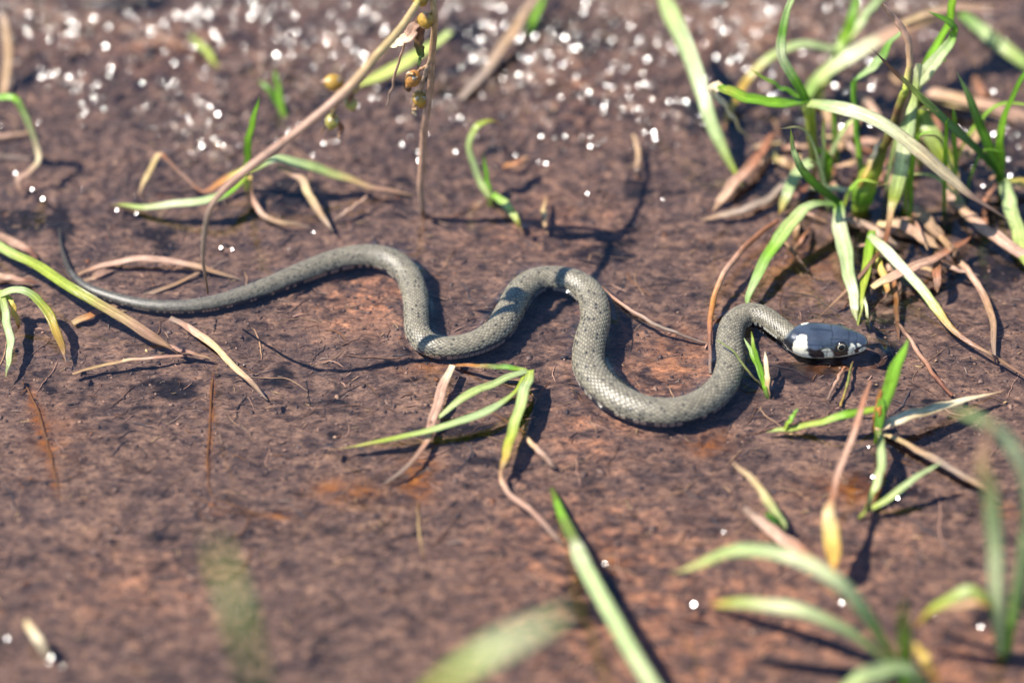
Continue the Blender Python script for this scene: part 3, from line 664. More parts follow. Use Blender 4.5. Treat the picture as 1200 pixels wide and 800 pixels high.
single('dead_leaf', 'reddish brown leaf scrap just above the yellow blade over the tail', 'dead leaf', 'r', [(-10, 272, 1, 10), (20, 285, 1, 12), (45, 302, -2, 5)], 'brown pink red')
for i, (nm, lab, k, pts, cols) in enumerate([
    ('dead_leaf', 'long pinkish dry leaf arching between rush branch tip and tail', 'r', [(92, 322, -1, 5), (120, 311, 0, 7), (165, 303, 2, 8), (210, 308, 1, 8), (250, 318, -1, 7), (285, 328, -3, 4)], 'tan pink pink pink tan grey'),
    ('dead_stalk', 'orange tan stalk passing under the tail behind the yellow blade', 'r', [(86, 379, -2, 8), (112, 368, -1, 9), (140, 357, -3, 7), (200, 335, -2, 6), (258, 309, -2, 3)], 'straw orange tan grey tan grey'),
    ('dead_leaf', 'short pale leaf shred beside the tail below the long pinkish leaf', 'r', [(100, 330, -2, 6), (120, 320, -1, 9), (142, 309, -2, 5)], 'tan pink grey'),
    ('dead_stalk', 'tan split straw pointing from the thin tail towards open mud', 'r', [(200, 372, -2, 6), (225, 388, 0, 9), (255, 408, 1, 8), (285, 440, 0, 7), (314, 468, -3, 4)], 'grey pink straw tan grey'),
    ('dead_stalk', 'thin pinkish straw lying level below the yellow blade end', 'r', [(85, 438, -2, 4), (120, 428, -1, 5), (170, 420, 0, 5), (238, 415, -2, 4)], 'tan straw pink pink'),
    ('dead_leaf', 'short pinkish straw crossing the split straw', 'r', [(188, 402, -1, 5), (215, 411, 0, 6), (250, 421, -2, 4)], 'pink pink tan'),
    ('dead_stalk', 'short pinkish twig stub touching the brown curled leaves under the rush', 't', [(392, 258, -2, 4), (410, 246, 1, 5), (430, 231, 3, 4)], 'grey pink pink'),
    ('water_weed', 'rusty brown weed filament hanging straight below the split straw', 't', [(249, 418, -2, 2), (248, 450, -1.5, 3), (246, 490, -1.5, 3), (243, 540, -2, 3), (250, 576, -2.5, 2), (300, 596, -2.5, 2), (355, 590, -3, 2)], 'rust rust rust rust brown'),
    ('water_weed', 'rusty brown weed strand below the red tipped drooping leaf', 't', [(26, 440, -2, 2), (40, 468, -1.5, 3.5), (52, 505, -1.5, 4), (62, 545, -2, 3.5), (68, 575, -3, 2)], 'rust rust rust rust brown'),
    ('water_weed', 'short rusty weed thread below the rust coloured alga patch', 't', [(489, 585, -2, 3), (491, 615, -1.5, 3.5), (497, 655, -2.5, 2)], 'rust straw brown'),
    ('dead_stalk', 'thin dark brown stalk between second and third snake bends', 't', [(702, 334, 1, 3.5), (735, 361, 1, 4), (775, 383, 0, 4.5), (826, 401, -2, 3)], 'red pink grey grey'),
    ('dead_leaf', 'short dry leaf scrap behind the middle snake bend', 'r', [(640, 232, -1, 4), (637, 250, 0, 7), (641, 275, -2, 4)], 'tan straw tan'),
    ('dead_leaf', 'narrow tan leaf stuck upright in far mud between the shoots', 'r', [(742, 158, 5, 4), (748, 180, 2, 6), (745, 208, -2, 4)], 'tan tan brown'),
    ('dead_leaf', 'orange brown leaf scrap right of the curled pale shoot', 'r', [(590, 196, -1, 5), (608, 190, 1, 8), (622, 183, -1, 3)], 'orange red tan'),
    ('dead_stalk', 'blurred tan twig stub on mud far below the tail', 'r', [(30, 728, 6, 7), (45, 750, 5, 11), (62, 776, -2, 8)], 'straw cream tan')]):
    single(nm, lab, 'water weed' if nm == 'water_weed' else nm.replace('_', ' '), k, pts, cols, hug=nm == 'water_weed')

# middle tuft below the snake
tuft('grass_tuft', 'low grass tuft below middle snake bend with narrow leaves fanned onto the water', 'grass', (620, 446), [
    ('blade', 'r', [(619, 436, 4, 6), (585, 447, 5, 10), (545, 466, 4, 10), (503, 497, -1, 3)], 'yg mint pale pale', dict(root='s')),
    ('blade', 'r', [(614, 440, 4, 5), (600, 462, 5, 8), (570, 482, 5, 12), (520, 500, 3, 11), (460, 514, 1, 8), (384, 527, -1, 2)], 'yg yg mint mint pale yg straw', {}),
    ('blade', 'r', [(622, 434, 5, 10), (615, 458, 6, 17), (602, 500, 4, 16), (594, 530, 2, 14), (586, 555, -1, 6)], 'yg mint pale yg yellow tan', dict(fold=.12)),
    ('blade', 'r', [(617, 434, 4, 5), (590, 430, 4, 8), (560, 429, 3, 6), (525, 427, 0, 4)], 'yg green olive orange rust', {}),
    ('dead_leaf', 'r', [(531, 428, 3, 8), (519, 455, 2, 12), (508, 490, 1, 11), (497, 520, 0, 7), (475, 548, -1, 5), (448, 568, -3, 3)], 'cream pink pink pink grey grey', D),
    ('dead_leaf', 'r', [(613, 508, -1, 4), (630, 527, 1, 7), (652, 549, -2, 5)], 'straw pink grey', D),
    ('dead_leaf', 'r', [(586, 552, 0, 5), (594, 576, 0, 6), (625, 602, -1, 6), (662, 640, -3, 4)], 'tan pink pink grey', D)])
# sprout at the neck
tuft('grass_seedling', 'tiny fresh sprout growing in the crook of the snake neck', 'grass', (899, 462), [
    ('blade', 'r', [(899, 462, -1, 5), (891, 435, 5, 6), (884, 410, 11, 5), (880, 388, 15, 2)], 'pale bright bright yg', dict(root='s')),
    ('blade', 'r', [(897, 455, 0, 5), (888, 428, 4, 6), (880, 412, 6, 5), (872, 396, 8, 2)], 'pale green bright mint', dict(root='s')),
    ('dead_leaf', 'r', [(900, 462, -1, 5), (898, 436, 5, 7), (896, 412, 9, 3)], 'tan straw cream', dict(mat='d', root='s'))])
single('dead_stalk', 'hair thin dry stem resting over the snake neck', 'dead stalk', 't', [(842, 398, 9, 1.5), (862, 416, 9, 2.2), (880, 438, 6, 2.4), (896, 455, -1, 2)], 'olive olive tan')

# big clump, top right: several tufts, each with its own root
tuft('grass_tuft', 'tall tuft whose broad leaf ends in a folded cream tip, rooted behind snake head', 'grass', (956, 222), [
    ('stem', 't', [(958, 216, -4, 9), (952, 170, 18, 11), (948, 135, 33, 13), (946, 116, 41, 12)], 'brown olive yg pale', {}),
    ('blade', 'r', [(946, 120, 40, 9), (932, 96, 49, 11), (916, 64, 59, 12), (917, 38, 66, 10), (928, 2, 77, 8), (934, -20, 84, 5)], 'green bright white green mint green', dict(fold=.5)),
    ('blade', 'r', [(948, 119, 40, 12), (915, 122, 44, 17), (880, 117, 47, 18), (852, 106, 49, 17), (842, 101, 49, 13)], 'green bright bright yg bright', dict(fold=.3)),
    ('dead_leaf', 'r', [(846, 99, 49, 12), (836, 107, 45, 13), (852, 130, 33, 15), (868, 150, 20, 10), (886, 174, 4, 3)], 'cream cream cream straw tan', dict(mat='d', fold=.15)),
    ('blade', 'r', [(936, 113, 43, 8), (910, 100, 49, 8), (879, 82, 56, 2)], 'bright green yg', {}),
    ('blade', 'r', [(948, 121, 41, 12), (970, 124, 45, 17), (1000, 131, 48, 18), (1040, 148, 46, 18), (1080, 181, 38, 17), (1120, 214, 27, 13), (1145, 235, 20, 7), (1188, 262, 6, 3)], 'pale mint white white cream cream pink pink', dict(fold=.12))])
tuft('grass_tuft', 'swollen green leaf sheath with dry brown split stem above it, behind snake head', 'grass', (1008, 248), [
    ('sheath', 't', [(1008, 252, -4, 16), (1011, 228, 6, 26), (1020, 204, 15, 24), (1032, 180, 25, 14), (1045, 150, 37, 9)], 'yg green yg olive brown', dict(label='swollen yellow green leaf sheath')),
    ('stem', 't', [(1040, 158, 34, 8), (1052, 128, 45, 9), (1061, 104, 54, 9), (1066, 72, 63, 8), (1062, 42, 72, 8), (1048, 22, 78, 7), (1034, 6, 84, 4)], 'olive brown yg tan pink pink pink', D),
    ('dead_leaf', 'r', [(1048, 155, 35, 4), (1060, 128, 45, 8), (1068, 90, 57, 7), (1062, 52, 68, 7)], 'black tan pink grey', D),
    ('dead_leaf', 'r', [(1004, 240, 2, 6), (1014, 205, 18, 8), (1026, 178, 30, 7), (1034, 160, 36, 3)], 'olive yellow cream brown', D),
    ('blade', 'r', [(1078, 75, 60, 8), (1068, 112, 47, 17), (1063, 150, 38, 20), (1057, 188, 27, 19), (1051, 222, 17, 17), (1046, 240, 12, 11), (1042, 262, 9, 7), (1032, 292, 6, 6), (1004, 328, 3, 5), (960, 371, -1, 3)], 'white pale mint white pale yg straw red brown pink tan', dict(fold=.15)),
    ('blade', 'r', [(1000, 95, 42, 6), (1022, 82, 46, 15), (1040, 58, 53, 11), (1060, 30, 62, 3)], 'green mint green mint', dict(fold=.4)),
    ('stem', 't', [(1012, 225, 5, 8), (1005, 160, 22, 7), (1000, 96, 42, 7)], 'yg green green', {})])
tuft('grass_tuft', 'blurred tuft rising behind the tall leaves, one broad leaf turning pinkish', 'grass', (948, 128), [
    ('blade', 'r', [(944, 118, 2, 13), (962, 90, 12, 20), (1000, 64, 22, 25), (1050, 38, 28, 25), (1100, 16, 27, 20), (1178, 4, 20, 5)], 'bright green pale white pink straw pink', dict(root='s', fold=.15)),
    ('blade', 'r', [(955, 120, 2, 8), (985, 55, 14, 13), (998, 25, 24, 12), (1006, -14, 34, 6)], 'orange yg bright green', dict(root='s')),
    ('blade', 'r', [(985, 62, 10, 6), (1005, 32, 18, 11), (1022, 10, 24, 10), (1044, -16, 30, 5)], 'yg mint green', {}),
    ('blade', 'r', [(980, 58, 14, 9), (940, 52, 18, 11), (905, 66, 15, 11), (876, 94, 8, 10), (856, 130, 2, 9), (847, 156, -3, 4)], 'mint mint pale yellow yellow orange', {}),
    ('dead_leaf', 'r', [(1060, 28, 30, 8), (1110, 12, 28, 9), (1176, 14, 22, 3)], 'straw pink pink', D)])
tuft('grass_tuft', 'tuft with hooked bright leaf beside the brown split stem', 'grass', (1072, 200), [
    ('stem', 't', [(1078, 200, -4, 8), (1074, 150, 18, 9), (1072, 105, 38, 10)], 'olive yg green', {}),
    ('blade', 'r', [(1073, 106, 38, 10), (1088, 72, 50, 12), (1108, 36, 63, 12), (1118, 0, 76, 10), (1120, -26, 85, 7)], 'green bright bright yg', {}),
    ('blade', 'r', [(1070, 102, 44, 10), (1088, 84, 53, 18), (1108, 58, 62, 14), (1119, 40, 68, 9), (1112, 26, 73, 8), (1088, 14, 77, 3)], 'mint white mint bright green green', dict(fold=.4)),
    ('blade', 'r', [(1104, 70, 52, 9), (1112, 50, 58, 4)], 'green green', {}),
    ('blade', 'r', [(1078, 128, 24, 14), (1094, 162, 18, 21), (1112, 194, 9, 18), (1122, 226, 3, 12), (1124, 244, -3, 8)], 'yg pale yg straw pink pink', {}),
    ('dead_leaf', 'r', [(1108, 212, 4, 10), (1118, 232, 2, 15), (1126, 252, -3, 9)], 'tan pink straw', D)])
tuft('grass_tuft', 'dark green tuft with brown dried leaf tip crossing the hooked bright leaf', 'grass', (1174, 228), [
    ('blade', 'r', [(1174, 214, 5, 11), (1152, 188, 20, 15), (1122, 158, 35, 16), (1090, 126, 49, 15), (1066, 103, 58, 9), (1048, 84, 65, 7), (1020, 56, 73, 2)], 'green dark dark dark yg brown black', dict(root='s', fold=.45)),
    ('blade', 'r', [(1173, 212, 6, 9), (1160, 172, 22, 12), (1142, 130, 38, 10), (1121, 84, 57, 2)], 'bright green green mint', dict(root='s', fold=.4)),
    ('blade', 'r', [(1174, 211, 6, 8), (1172, 168, 24, 10), (1180, 130, 38, 8), (1198, 92, 53, 7), (1222, 62, 66, 4)], 'bright bright green green', dict(fold=.4)),
    ('blade', 'r', [(1176, 212, 7, 15), (1184, 240, 7, 19), (1194, 275, 5, 17), (1208, 320, 1, 12)], 'mint mint pale yg', {}),
    ('dead_leaf', 'r', [(1176, 214, 4, 8), (1200, 214, 4, 12), (1230, 222, 1, 8)], 'yg yellow orange', D)])
tuft('grass_tuft', 'low tuft with curved dark blade and pale leaves bending onto water by snake neck', 'grass', (982, 262), [
    ('blade', 'r', [(982, 240, 7, 8), (956, 219, 22, 10), (938, 196, 34, 9), (929, 172, 43, 6), (926, 150, 52, 2)], 'bright dark green mint yg', dict(root='s', fold=.5)),
    ('blade', 'r', [(980, 238, 8, 10), (950, 240, 14, 15), (928, 260, 11, 18), (902, 295, 6, 16), (882, 338, 2, 10), (873, 362, 0, 4)], 'green mint pale bright mint green', dict(fold=.2)),
    ('blade', 'r', [(981, 239, 9, 12), (985, 268, 8, 18), (993, 310, 5, 17), (1000, 345, 2, 13), (1004, 376, -2, 8)], 'bright white mint mint white pale', dict(fold=.15)),
    ('blade', 'r', [(1022, 272, 5, 9), (1017, 302, 4, 13), (1011, 340, 2, 11), (1006, 384, -3, 7)], 'yg bright yg yg', dict(root='s')),
    ('blade', 'r', [(1018, 276, 6, 8), (1040, 294, 9, 13), (1070, 328, 6, 12), (1098, 362, 3, 11), (1118, 388, 1, 7), (1160, 415, 0, 4), (1215, 448, -2, 3)], 'mint white white pale yellow red tan pink', dict(fold=.15)),
    ('blade', 'r', [(1010, 335, 2, 4), (1015, 360, 1, 4), (1020, 388, -3, 2)], 'pale white pale', {}),
    ('dead_leaf', 'r', [(1025, 290, 4, 6), (1034, 318, 2, 9), (1042, 350, -2, 5)], 'yg yellow orange', D)])
tuft('grass_seedling', 'short blurred pale leaf with curled green tip between neck tuft and cream tip', 'grass', (966, 205), [
    ('blade', 'r', [(968, 204, 4, 8), (955, 190, 10, 13), (935, 202, 8, 15), (922, 230, 4, 12), (912, 252, -2, 5)], 'green green mint mint yellow', dict(root='s')),
    ('blade', 'r', [(972, 200, 3, 8), (968, 182, 10, 11), (955, 172, 14, 4)], 'green bright green', dict(root='s')),
    ('dead_leaf', 'r', [(946, 222, 2, 5), (970, 220, 4, 8), (994, 222, 3, 7)], 'straw pale cream', D)])
wisps = []; rs = random.Random(17)
for i in range(16):
    u = rs.uniform(960, 1150); v = rs.uniform(190, 262); lean = rs.gauss(0, 34); H = rs.uniform(18, 52); w = rs.uniform(3.5, 6.5)
    wisps.append(('blade', 'r', [(u, v, -2, w * .8), (u + lean * .25, v - 1.1 * H, H * .45, w), (u + lean * .7, v - 2.0 * H, H * .82, w * .8), (u + lean * 1.5, v - 2.3 * H + abs(lean) * .3, H, 1.2)], rs.choice(['olive yg bright yg', 'tan straw straw pink', 'yg green bright green', 'brown red pink tan', 'yg mint pale straw']), dict(root='s', fold=.4) if i % 3 else dict(root='s', mat='d')))
tuft('grass_tuft', 'thin wispy green and straw blades scattered between the broader tufts of the clump', 'grass', (1050, 235), wisps)
single('grass_shoot', 'tall pale bluish blade leaning alone at the edge of the glittering mud', 'grass', 'r', [(868, 212, -1, 5), (848, 175, 8, 13), (830, 132, 17, 17), (814, 80, 25, 20), (796, 36, 31, 23), (770, -20, 36, 25)], 'pink yg mint mint mint pale', mat='l', root='s', fold=.1)
single('grass_shoot', 'blurred pale blade lying behind the dark green tuft', 'grass', 'r', [(1125, 16, 6, 8), (1155, 38, 9, 15), (1185, 62, 8, 16), (1230, 95, 2, 10)], 'green mint pale green', mat='l')
for nm, lab, k, pts, cols in [
    ('dead_leaf', 'broad pinkish dry leaf lying level behind the dark green tuft', 'r', [(1078, 104, 3, 11), (1120, 116, 5, 17), (1165, 126, 4, 17), (1215, 138, 0, 10)], 'pink tan pink pink'),
    ('dead_leaf', 'yellow patched dry leaf below the broad pinkish leaf', 'r', [(1096, 118, 1, 8), (1130, 122, 4, 13), (1180, 136, 2, 12), (1220, 150, -2, 6)], 'yellow straw pink tan'),
    ('dead_leaf', 'pinkish dry leaf running from the split stem base past the dark tuft', 'r', [(1122, 240, 2, 9), (1145, 260, 4, 12), (1175, 283, 4, 14), (1215, 310, 2, 12)], 'tan pink pink pink'),
    ('dead_leaf', 'flat pinkish brown leaf propped level over the pale leaves by snake snout', 'r', [(1022, 337, 4, 8), (1050, 322, 6, 12), (1085, 307, 6, 12), (1112, 294, 4, 11), (1138, 277, 1, 5)], 'straw pink pink red red'),
    ('dead_stalk', 'tan curved stalk sunk in water right of the propped brown leaf', 'r', [(1113, 294, 0, 7), (1140, 326, 0, 8), (1160, 365, -1, 8), (1167, 425, -3, 6)], 'tan pink tan grey'),
    ('dead_stalk', 'long orange brown stem curving down left of the snake neck', 't', [(912, 258, 3, 5), (878, 284, 5, 7), (850, 318, 4, 7), (836, 355, 2, 7), (832, 390, 0, 6), (833, 438, -3, 4)], 'red red pink orange red grey'),
    ('dead_leaf', 'reddish brown leaf touching the foot of the tall pale blade', 'r', [(906, 158, 5, 7), (886, 186, 5, 13), (862, 214, 3, 14), (834, 248, -2, 7)], 'red red pink tan'),
    ('dead_leaf', 'greyish leaf lying across below the reddish brown leaf', 'r', [(930, 205, 2, 6), (900, 232, 2, 9), (865, 248, 1, 9), (822, 258, -2, 5)], 'grey grey grey tan'),
    ('dead_stalk', 'brown strip standing in water right of the snake snout', 'r', [(1048, 318, 1, 5), (1050, 350, 0, 7), (1053, 400, -3, 5)], 'red rust brown'),
    ('dead_stalk', 'reddish stalk slanting away from the snout towards open mud', 't', [(1052, 378, -1, 4), (1070, 402, 0, 5.5), (1092, 436, 0, 5.5), (1117, 464, -3, 4)], 'brown pink red red'),
    ('dead_stalk', 'thin reddish stem rooted under the snake chin', 't', [(990, 430, 0, 4), (980, 448, 0, 4), (970, 468, -2, 3)], 'red pink grey'),
    ('dead_stalk', 'thin yellowish stem under the snake chin', 't', [(1000, 420, 0, 3), (994, 446, 0, 3.5), (985, 476, -2, 3)], 'brown olive yellow'),
    ('dead_leaf', 'brown leaf mat fragment between sheath and neck tuft', 'r', [(1010, 130, 0, 9), (1000, 150, 2, 13), (985, 168, 1, 14), (968, 196, -2, 8)], 'red pink tan brown'),
    ('dead_leaf', 'reddish leaf fragment below the pale white leaf', 'r', [(1030, 190, 2, 9), (1046, 212, 2, 13), (1056, 232, -2, 8)], 'red pink brown'),
    ('dead_leaf', 'brown curled fragment right of the white drooping leaf', 'r', [(1058, 238, 0, 9), (1080, 252, 3, 14), (1108, 284, -1, 12)], 'pink tan brown'),
    ('dead_leaf', 'tan leaf fragment under the propped brown leaf', 'r', [(1028, 262, 1, 8), (1062, 266, 3, 14), (1098, 290, 0, 12)], 'straw pink tan'),
    ('dead_leaf', 'short brown shard right of the dark tuft base', 'r', [(1150, 240, 3, 5), (1162, 218, 6, 10), (1168, 196, 6, 4)], 'red red tan')]:
    single(nm, lab, nm.replace('_', ' '), k, pts, cols)

# lower right tuft below the head
tuft('grass_tuft', 'tuft of mixed green and rusty leaves standing below the snake head', 'grass', (1028, 510), [
    ('blade', 'r', [(1029, 504, 2, 9), (1036, 472, 12, 15), (1050, 432, 24, 15), (1064, 397, 33, 4)], 'bright green bright bright', dict(root='s')),
    ('blade', 'r', [(1030, 478, 6, 8), (992, 487, 7, 11), (960, 495, 4, 9), (925, 502, 1, 7), (898, 506, -1, 3)], 'yg bright yg yg pale', {}),
    ('blade', 'r', [(920, 503, 1, 4), (928, 490, 5, 6), (935, 478, 8, 2)], 'yg bright green', {}),
    ('dead_leaf', 'r', [(1020, 446, 22, 3), (1012, 475, 19, 8), (998, 515, 17, 9), (982, 555, 17, 8), (976, 582, 17, 8), (972, 602, 16, 15), (975, 635, 11, 21), (977, 676, 3, 14)], 'red red pink pink red straw yellow orange', dict(mat='d', label='rusty leaf turning broad and yellow')),
    ('dead_leaf', 'r', [(1026, 502, 3, 9), (1060, 489, 6, 15), (1110, 475, 4, 11), (1175, 459, 0, 3)], 'tan cream straw cream tan', dict(mat='d', fold=.12)),
    ('blade', 'r', [(1029, 505, 4, 8), (1034, 535, 8, 11), (1026, 572, 4, 10), (1012, 600, -2, 4)], 'olive mint pale yg', {}),
    ('dead_leaf', 'r', [(1032, 455, 16, 5), (1029, 480, 9, 9), (1024, 508, -2, 8)], 'rust orange rust', D),
    ('dead_leaf', 'r', [(1035, 508, 1, 7), (1075, 527, 2, 10), (1110, 547, 2, 10), (1150, 570, 0, 9), (1175, 590, -3, 5)], 'straw tan grey tan grey', D)])
single('grass_shoot', 'slim green blade lying on water with bright drops, below the rusty tuft', 'grass', 'r', [(1010, 602, -2, 5), (1042, 584, 3, 9), (1072, 562, 7, 9), (1104, 541, 11, 3)], 'yg yg mint mint', mat='l', root='s')
tuft('grass_seedling', 'short straw coloured leaf with green sheath left of the broad yellow leaf', 'grass', (918, 622), [
    ('dead_leaf', 'r', [(917, 615, 0, 8), (902, 590, 6, 10), (880, 560, 10, 7), (858, 541, 11, 3)], 'mint pale straw tan', dict(mat='d', root='s')),
    ('sheath', 'r', [(918, 620, -2, 8), (908, 610, 3, 12), (896, 600, 4, 5)], 'bright dark green', {})])
single('dead_leaf', 'pinkish brown leaf lying from the straw leaf towards the broad yellow leaf', 'dead leaf', 'r', [(872, 595, -1, 8), (905, 622, 2, 14), (940, 648, 2, 15), (975, 672, -2, 8)], 'grey pink red tan')
# foreground, out of focus
tuft('grass_tuft', 'blurred foreground tuft with two tall pale leaves bent at their tops', 'grass', (1176, 770), [
    ('blade', 'r', [(1172, 758, 4, 14), (1168, 700, 28, 21), (1164, 630, 52, 23), (1160, 572, 72, 21), (1152, 545, 80, 16), (1156, 515, 88, 15), (1168, 486, 97, 6)], 'bright mint white mint straw pink pink', dict(root='s', fold=.12)),
    ('blade', 'r', [(1180, 756, 4, 12), (1192, 700, 26, 16), (1204, 630, 50, 20), (1204, 570, 70, 20), (1184, 520, 86, 18), (1150, 492, 94, 14), (1105, 477, 98, 4)], 'bright bright mint mint white mint pale', dict(root='s', fold=.12)),
    ('blade', 'r', [(1168, 752, 6, 10), (1160, 705, 26, 15), (1130, 694, 30, 17), (1098, 710, 22, 15), (1070, 736, 8, 8)], 'green yg pale yg orange', {}),
    ('dead_leaf', 'r', [(1178, 745, 6, 8), (1162, 712, 20, 12), (1130, 708, 20, 12), (1085, 722, 4, 6)], 'red orange tan brown', D)], ws=0.85)
tuft('grass_tuft', 'blurred foreground tuft with long arched pale leaves reaching across the mud', 'grass', (1050, 800), [
    ('blade', 'r', [(1046, 776, 4, 14), (1022, 728, 26, 20), (978, 680, 42, 21), (925, 650, 46, 20), (870, 645, 38, 18), (822, 660, 22, 14), (785, 672, 10, 5)], 'green bright mint white mint pale straw', dict(root='s', fold=.12)),
    ('blade', 'r', [(1040, 780, 4, 14), (1000, 742, 18, 20), (945, 716, 26, 22), (890, 708, 26, 20), (852, 706, 24, 15), (832, 704, 22, 7)], 'green pale mint white yg orange', dict(root='s', fold=.12)),
    ('blade', 'r', [(1062, 810, 2, 14), (1060, 765, 22, 19), (1060, 700, 48, 10)], 'green bright olive', dict(root='s')),
    ('blade', 'r', [(1090, 812, 10, 14), (1060, 784, 22, 22), (1020, 790, 28, 24), (980, 812, 26, 12)], 'yg mint mint pale', {}),
    ('dead_leaf', 'r', [(1098, 800, 4, 9), (1085, 775, 12, 14), (1072, 752, 16, 7)], 'orange yellow yellow', D)], ws=0.85)
single('grass_shoot', 'long pale mint blade slanting out of a dark patch, its lower tip olive', 'grass', 'r', [(645, 572, -3, 6), (656, 600, 2, 11), (672, 632, 7, 14), (678, 646, 9, 18), (698, 688, 13, 19), (728, 742, 17, 18), (775, 818, 20, 18), (800, 860, 12, 14), (812, 900, -4, 8)], 'olive bright olive white mint mint mint white pale green', mat='l', fold=.15)
single('grass_shoot', 'very blurred upright olive blade standing alone in the open foreground mud', 'grass', 'r', [(370, 1090, -5, 10), (350, 975, 75, 14), (314, 845, 150, 17), (288, 748, 184, 18), (270, 690, 192, 17), (250, 628, 190, 8)], 'olive green olive green olive yg', mat='l')
single('grass_shoot', 'very blurred broad pale blade reaching up from the near edge of the mud', 'grass', 'r', [(360, 1030, -5, 14), (414, 918, 70, 22), (498, 820, 126, 27), (553, 775, 144, 29), (612, 744, 148, 28), (670, 714, 142, 13)], 'green pale yg pale white pale', mat='l', fold=.1)

# ---------------------------------------------------------------- litter and added sun glint facets
def litter():
    V, F, Cc = [], [], []
    n = 6500; rg = np.random.default_rng(5)
    y = rg.uniform(-0.18, 0.24, n); x = rg.uniform(-0.215, 0.215, n)
    sdv = snake_dist(x, y); keep = sdv > 0.001; x, y = x[keep], y[keep]; n = len(x)
    ln = np.exp(rg.normal(math.log(0.0024), 0.6, n)); wd = np.clip(np.exp(rg.normal(math.log(0.00034), 0.4, n)), .00015, .0012)
    an = rg.normal(0.1, 0.75, n); bend = rg.normal(0, 0.35, n)
    pal = np.array([C['brown'], C['tan'], C['pink'], C['black'], C['grey'], C['straw'], C['rust'], (.09, .055, .045)])
    pick = rg.choice(len(pal), n, p=[.2, .12, .13, .2, .1, .05, .06, .14])
    base = 0
    for i in range(n):
        m = 5; s = np.linspace(-0.5, 0.5, m); a = an[i] + bend[i] * s * 2
        px = x[i] + np.cumsum(np.cos(a)) * ln[i] / m - ln[i] / 2 * math.cos(an[i]); py = y[i] + np.cumsum(np.sin(a)) * ln[i] / m - ln[i] / 2 * math.sin(an[i])
        V.append((px, py, np.cos(a), np.sin(a), wd[i] * (1 - 1.2 * np.abs(s) ** 2 * 2), np.full(m, i)))
    px = np.stack([v[0] for v in V]); py = np.stack([v[1] for v in V]); ca = np.stack([v[2] for v in V]); sa = np.stack([v[3] for v in V]); w = np.stack([v[4] for v in V])
    h = mud_h(px, py, snake_dist(px, py)); h = (h.mean(1, keepdims=True) * 0.6 + h * 0.4) + rg.uniform(0.0001, 0.0006, (n, 1)) + rg.normal(0, 0.0003, (n, 1)) * np.linspace(-1, 1, 5)
    pts = []
    for q, dz in ((-0.5, 0.0), (0.0, 0.5), (0.5, 0.0), (0.0, -0.5)):
        pts.append(np.stack([px - sa * w * q, py + ca * w * q, h + dz * w * 0.7], -1))
    P = np.stack(pts, 2)                               # n, 5, 4, 3
    f = grid_faces(5, 4, True); Fall = (f[None] + (np.arange(n) * 20)[:, None, None]).reshape(-1, 4)
    cc = np.repeat(pal[pick] * rg.uniform(0.7, 1.3, (n, 1)), 20, 0)
    me = quad_mesh('plant_litter', P.reshape(-1, 3), Fall, cc)
    link('plant_litter', me, M_LITTER, kind='stuff', label='tiny shreds of dead plant litter scattered on the mud', cat='plant litter')
litter()

def crumbs():
    rg = np.random.default_rng(21); n = 20000
    y = rg.uniform(-0.19, 0.25, n); x = rg.uniform(-0.22, 0.22, n)
    cl = perlin(x * 45, y * 60, 61) + rg.normal(0, 0.25, n); sdv = snake_dist(x, y); k = (cl > -0.1) & (sdv > 0.0005); x, y = x[k], y[k]; n = len(x)
    r = np.clip(np.exp(rg.normal(math.log(0.00030), 0.45, n)), 0.00015, 0.0011)
    z = mud_h(x, y, snake_dist(x, y)) + r * 0.25
    o = np.array([(1, 0, 0), (0, 1, 0), (-1, 0, 0), (0, -1, 0), (.7, .7, .62), (-.7, .7, .62), (-.7, -.7, .62), (.7, -.7, .62)], float)
    F0 = np.array([(0, 1, 4, 4), (1, 2, 5, 5), (2, 3, 6, 6), (3, 0, 7, 7)])
    V0 = rg.normal(1, 0.22, (n, 8, 1)) * o[None]
    a = rg.uniform(0, 6.28, n); st = rg.uniform(0.6, 1.7, n)
    px = V0[..., 0] * st[:, None]; py = V0[..., 1]
    V = np.stack([px * np.cos(a)[:, None] - py * np.sin(a)[:, None], px * np.sin(a)[:, None] + py * np.cos(a)[:, None], V0[..., 2] * 0.6], -1) * r[:, None, None]
    V += np.stack([x, y, z], -1)[:, None, :]
    T0 = np.array([(0, 1, 4), (1, 5, 4), (1, 2, 5), (2, 6, 5), (2, 3, 6), (3, 7, 6), (3, 0, 7), (0, 4, 7), (4, 5, 6), (4, 6, 7)])
    F = (T0[None] + (np.arange(n) * 8)[:, None, None]).reshape(-1, 3)
    pal = np.array([(.045, .032, .032), (.10, .066, .055), (.16, .108, .09), (.24, .155, .115), (.34, .22, .15), (.20, .08, .03)])
    cc = np.repeat(pal[rg.choice(6, n, p=[.3, .24, .2, .14, .07, .05])] * rg.uniform(.75, 1.25, (n, 1)), 8, 0)
    link('mud_grains', quad_mesh('mud_grains', V.reshape(-1, 3), F, cc), M_LITTER, kind='stuff', label='loose dark grains and crumbs of mud on the puddle bottom', cat='mud grains')
crumbs()
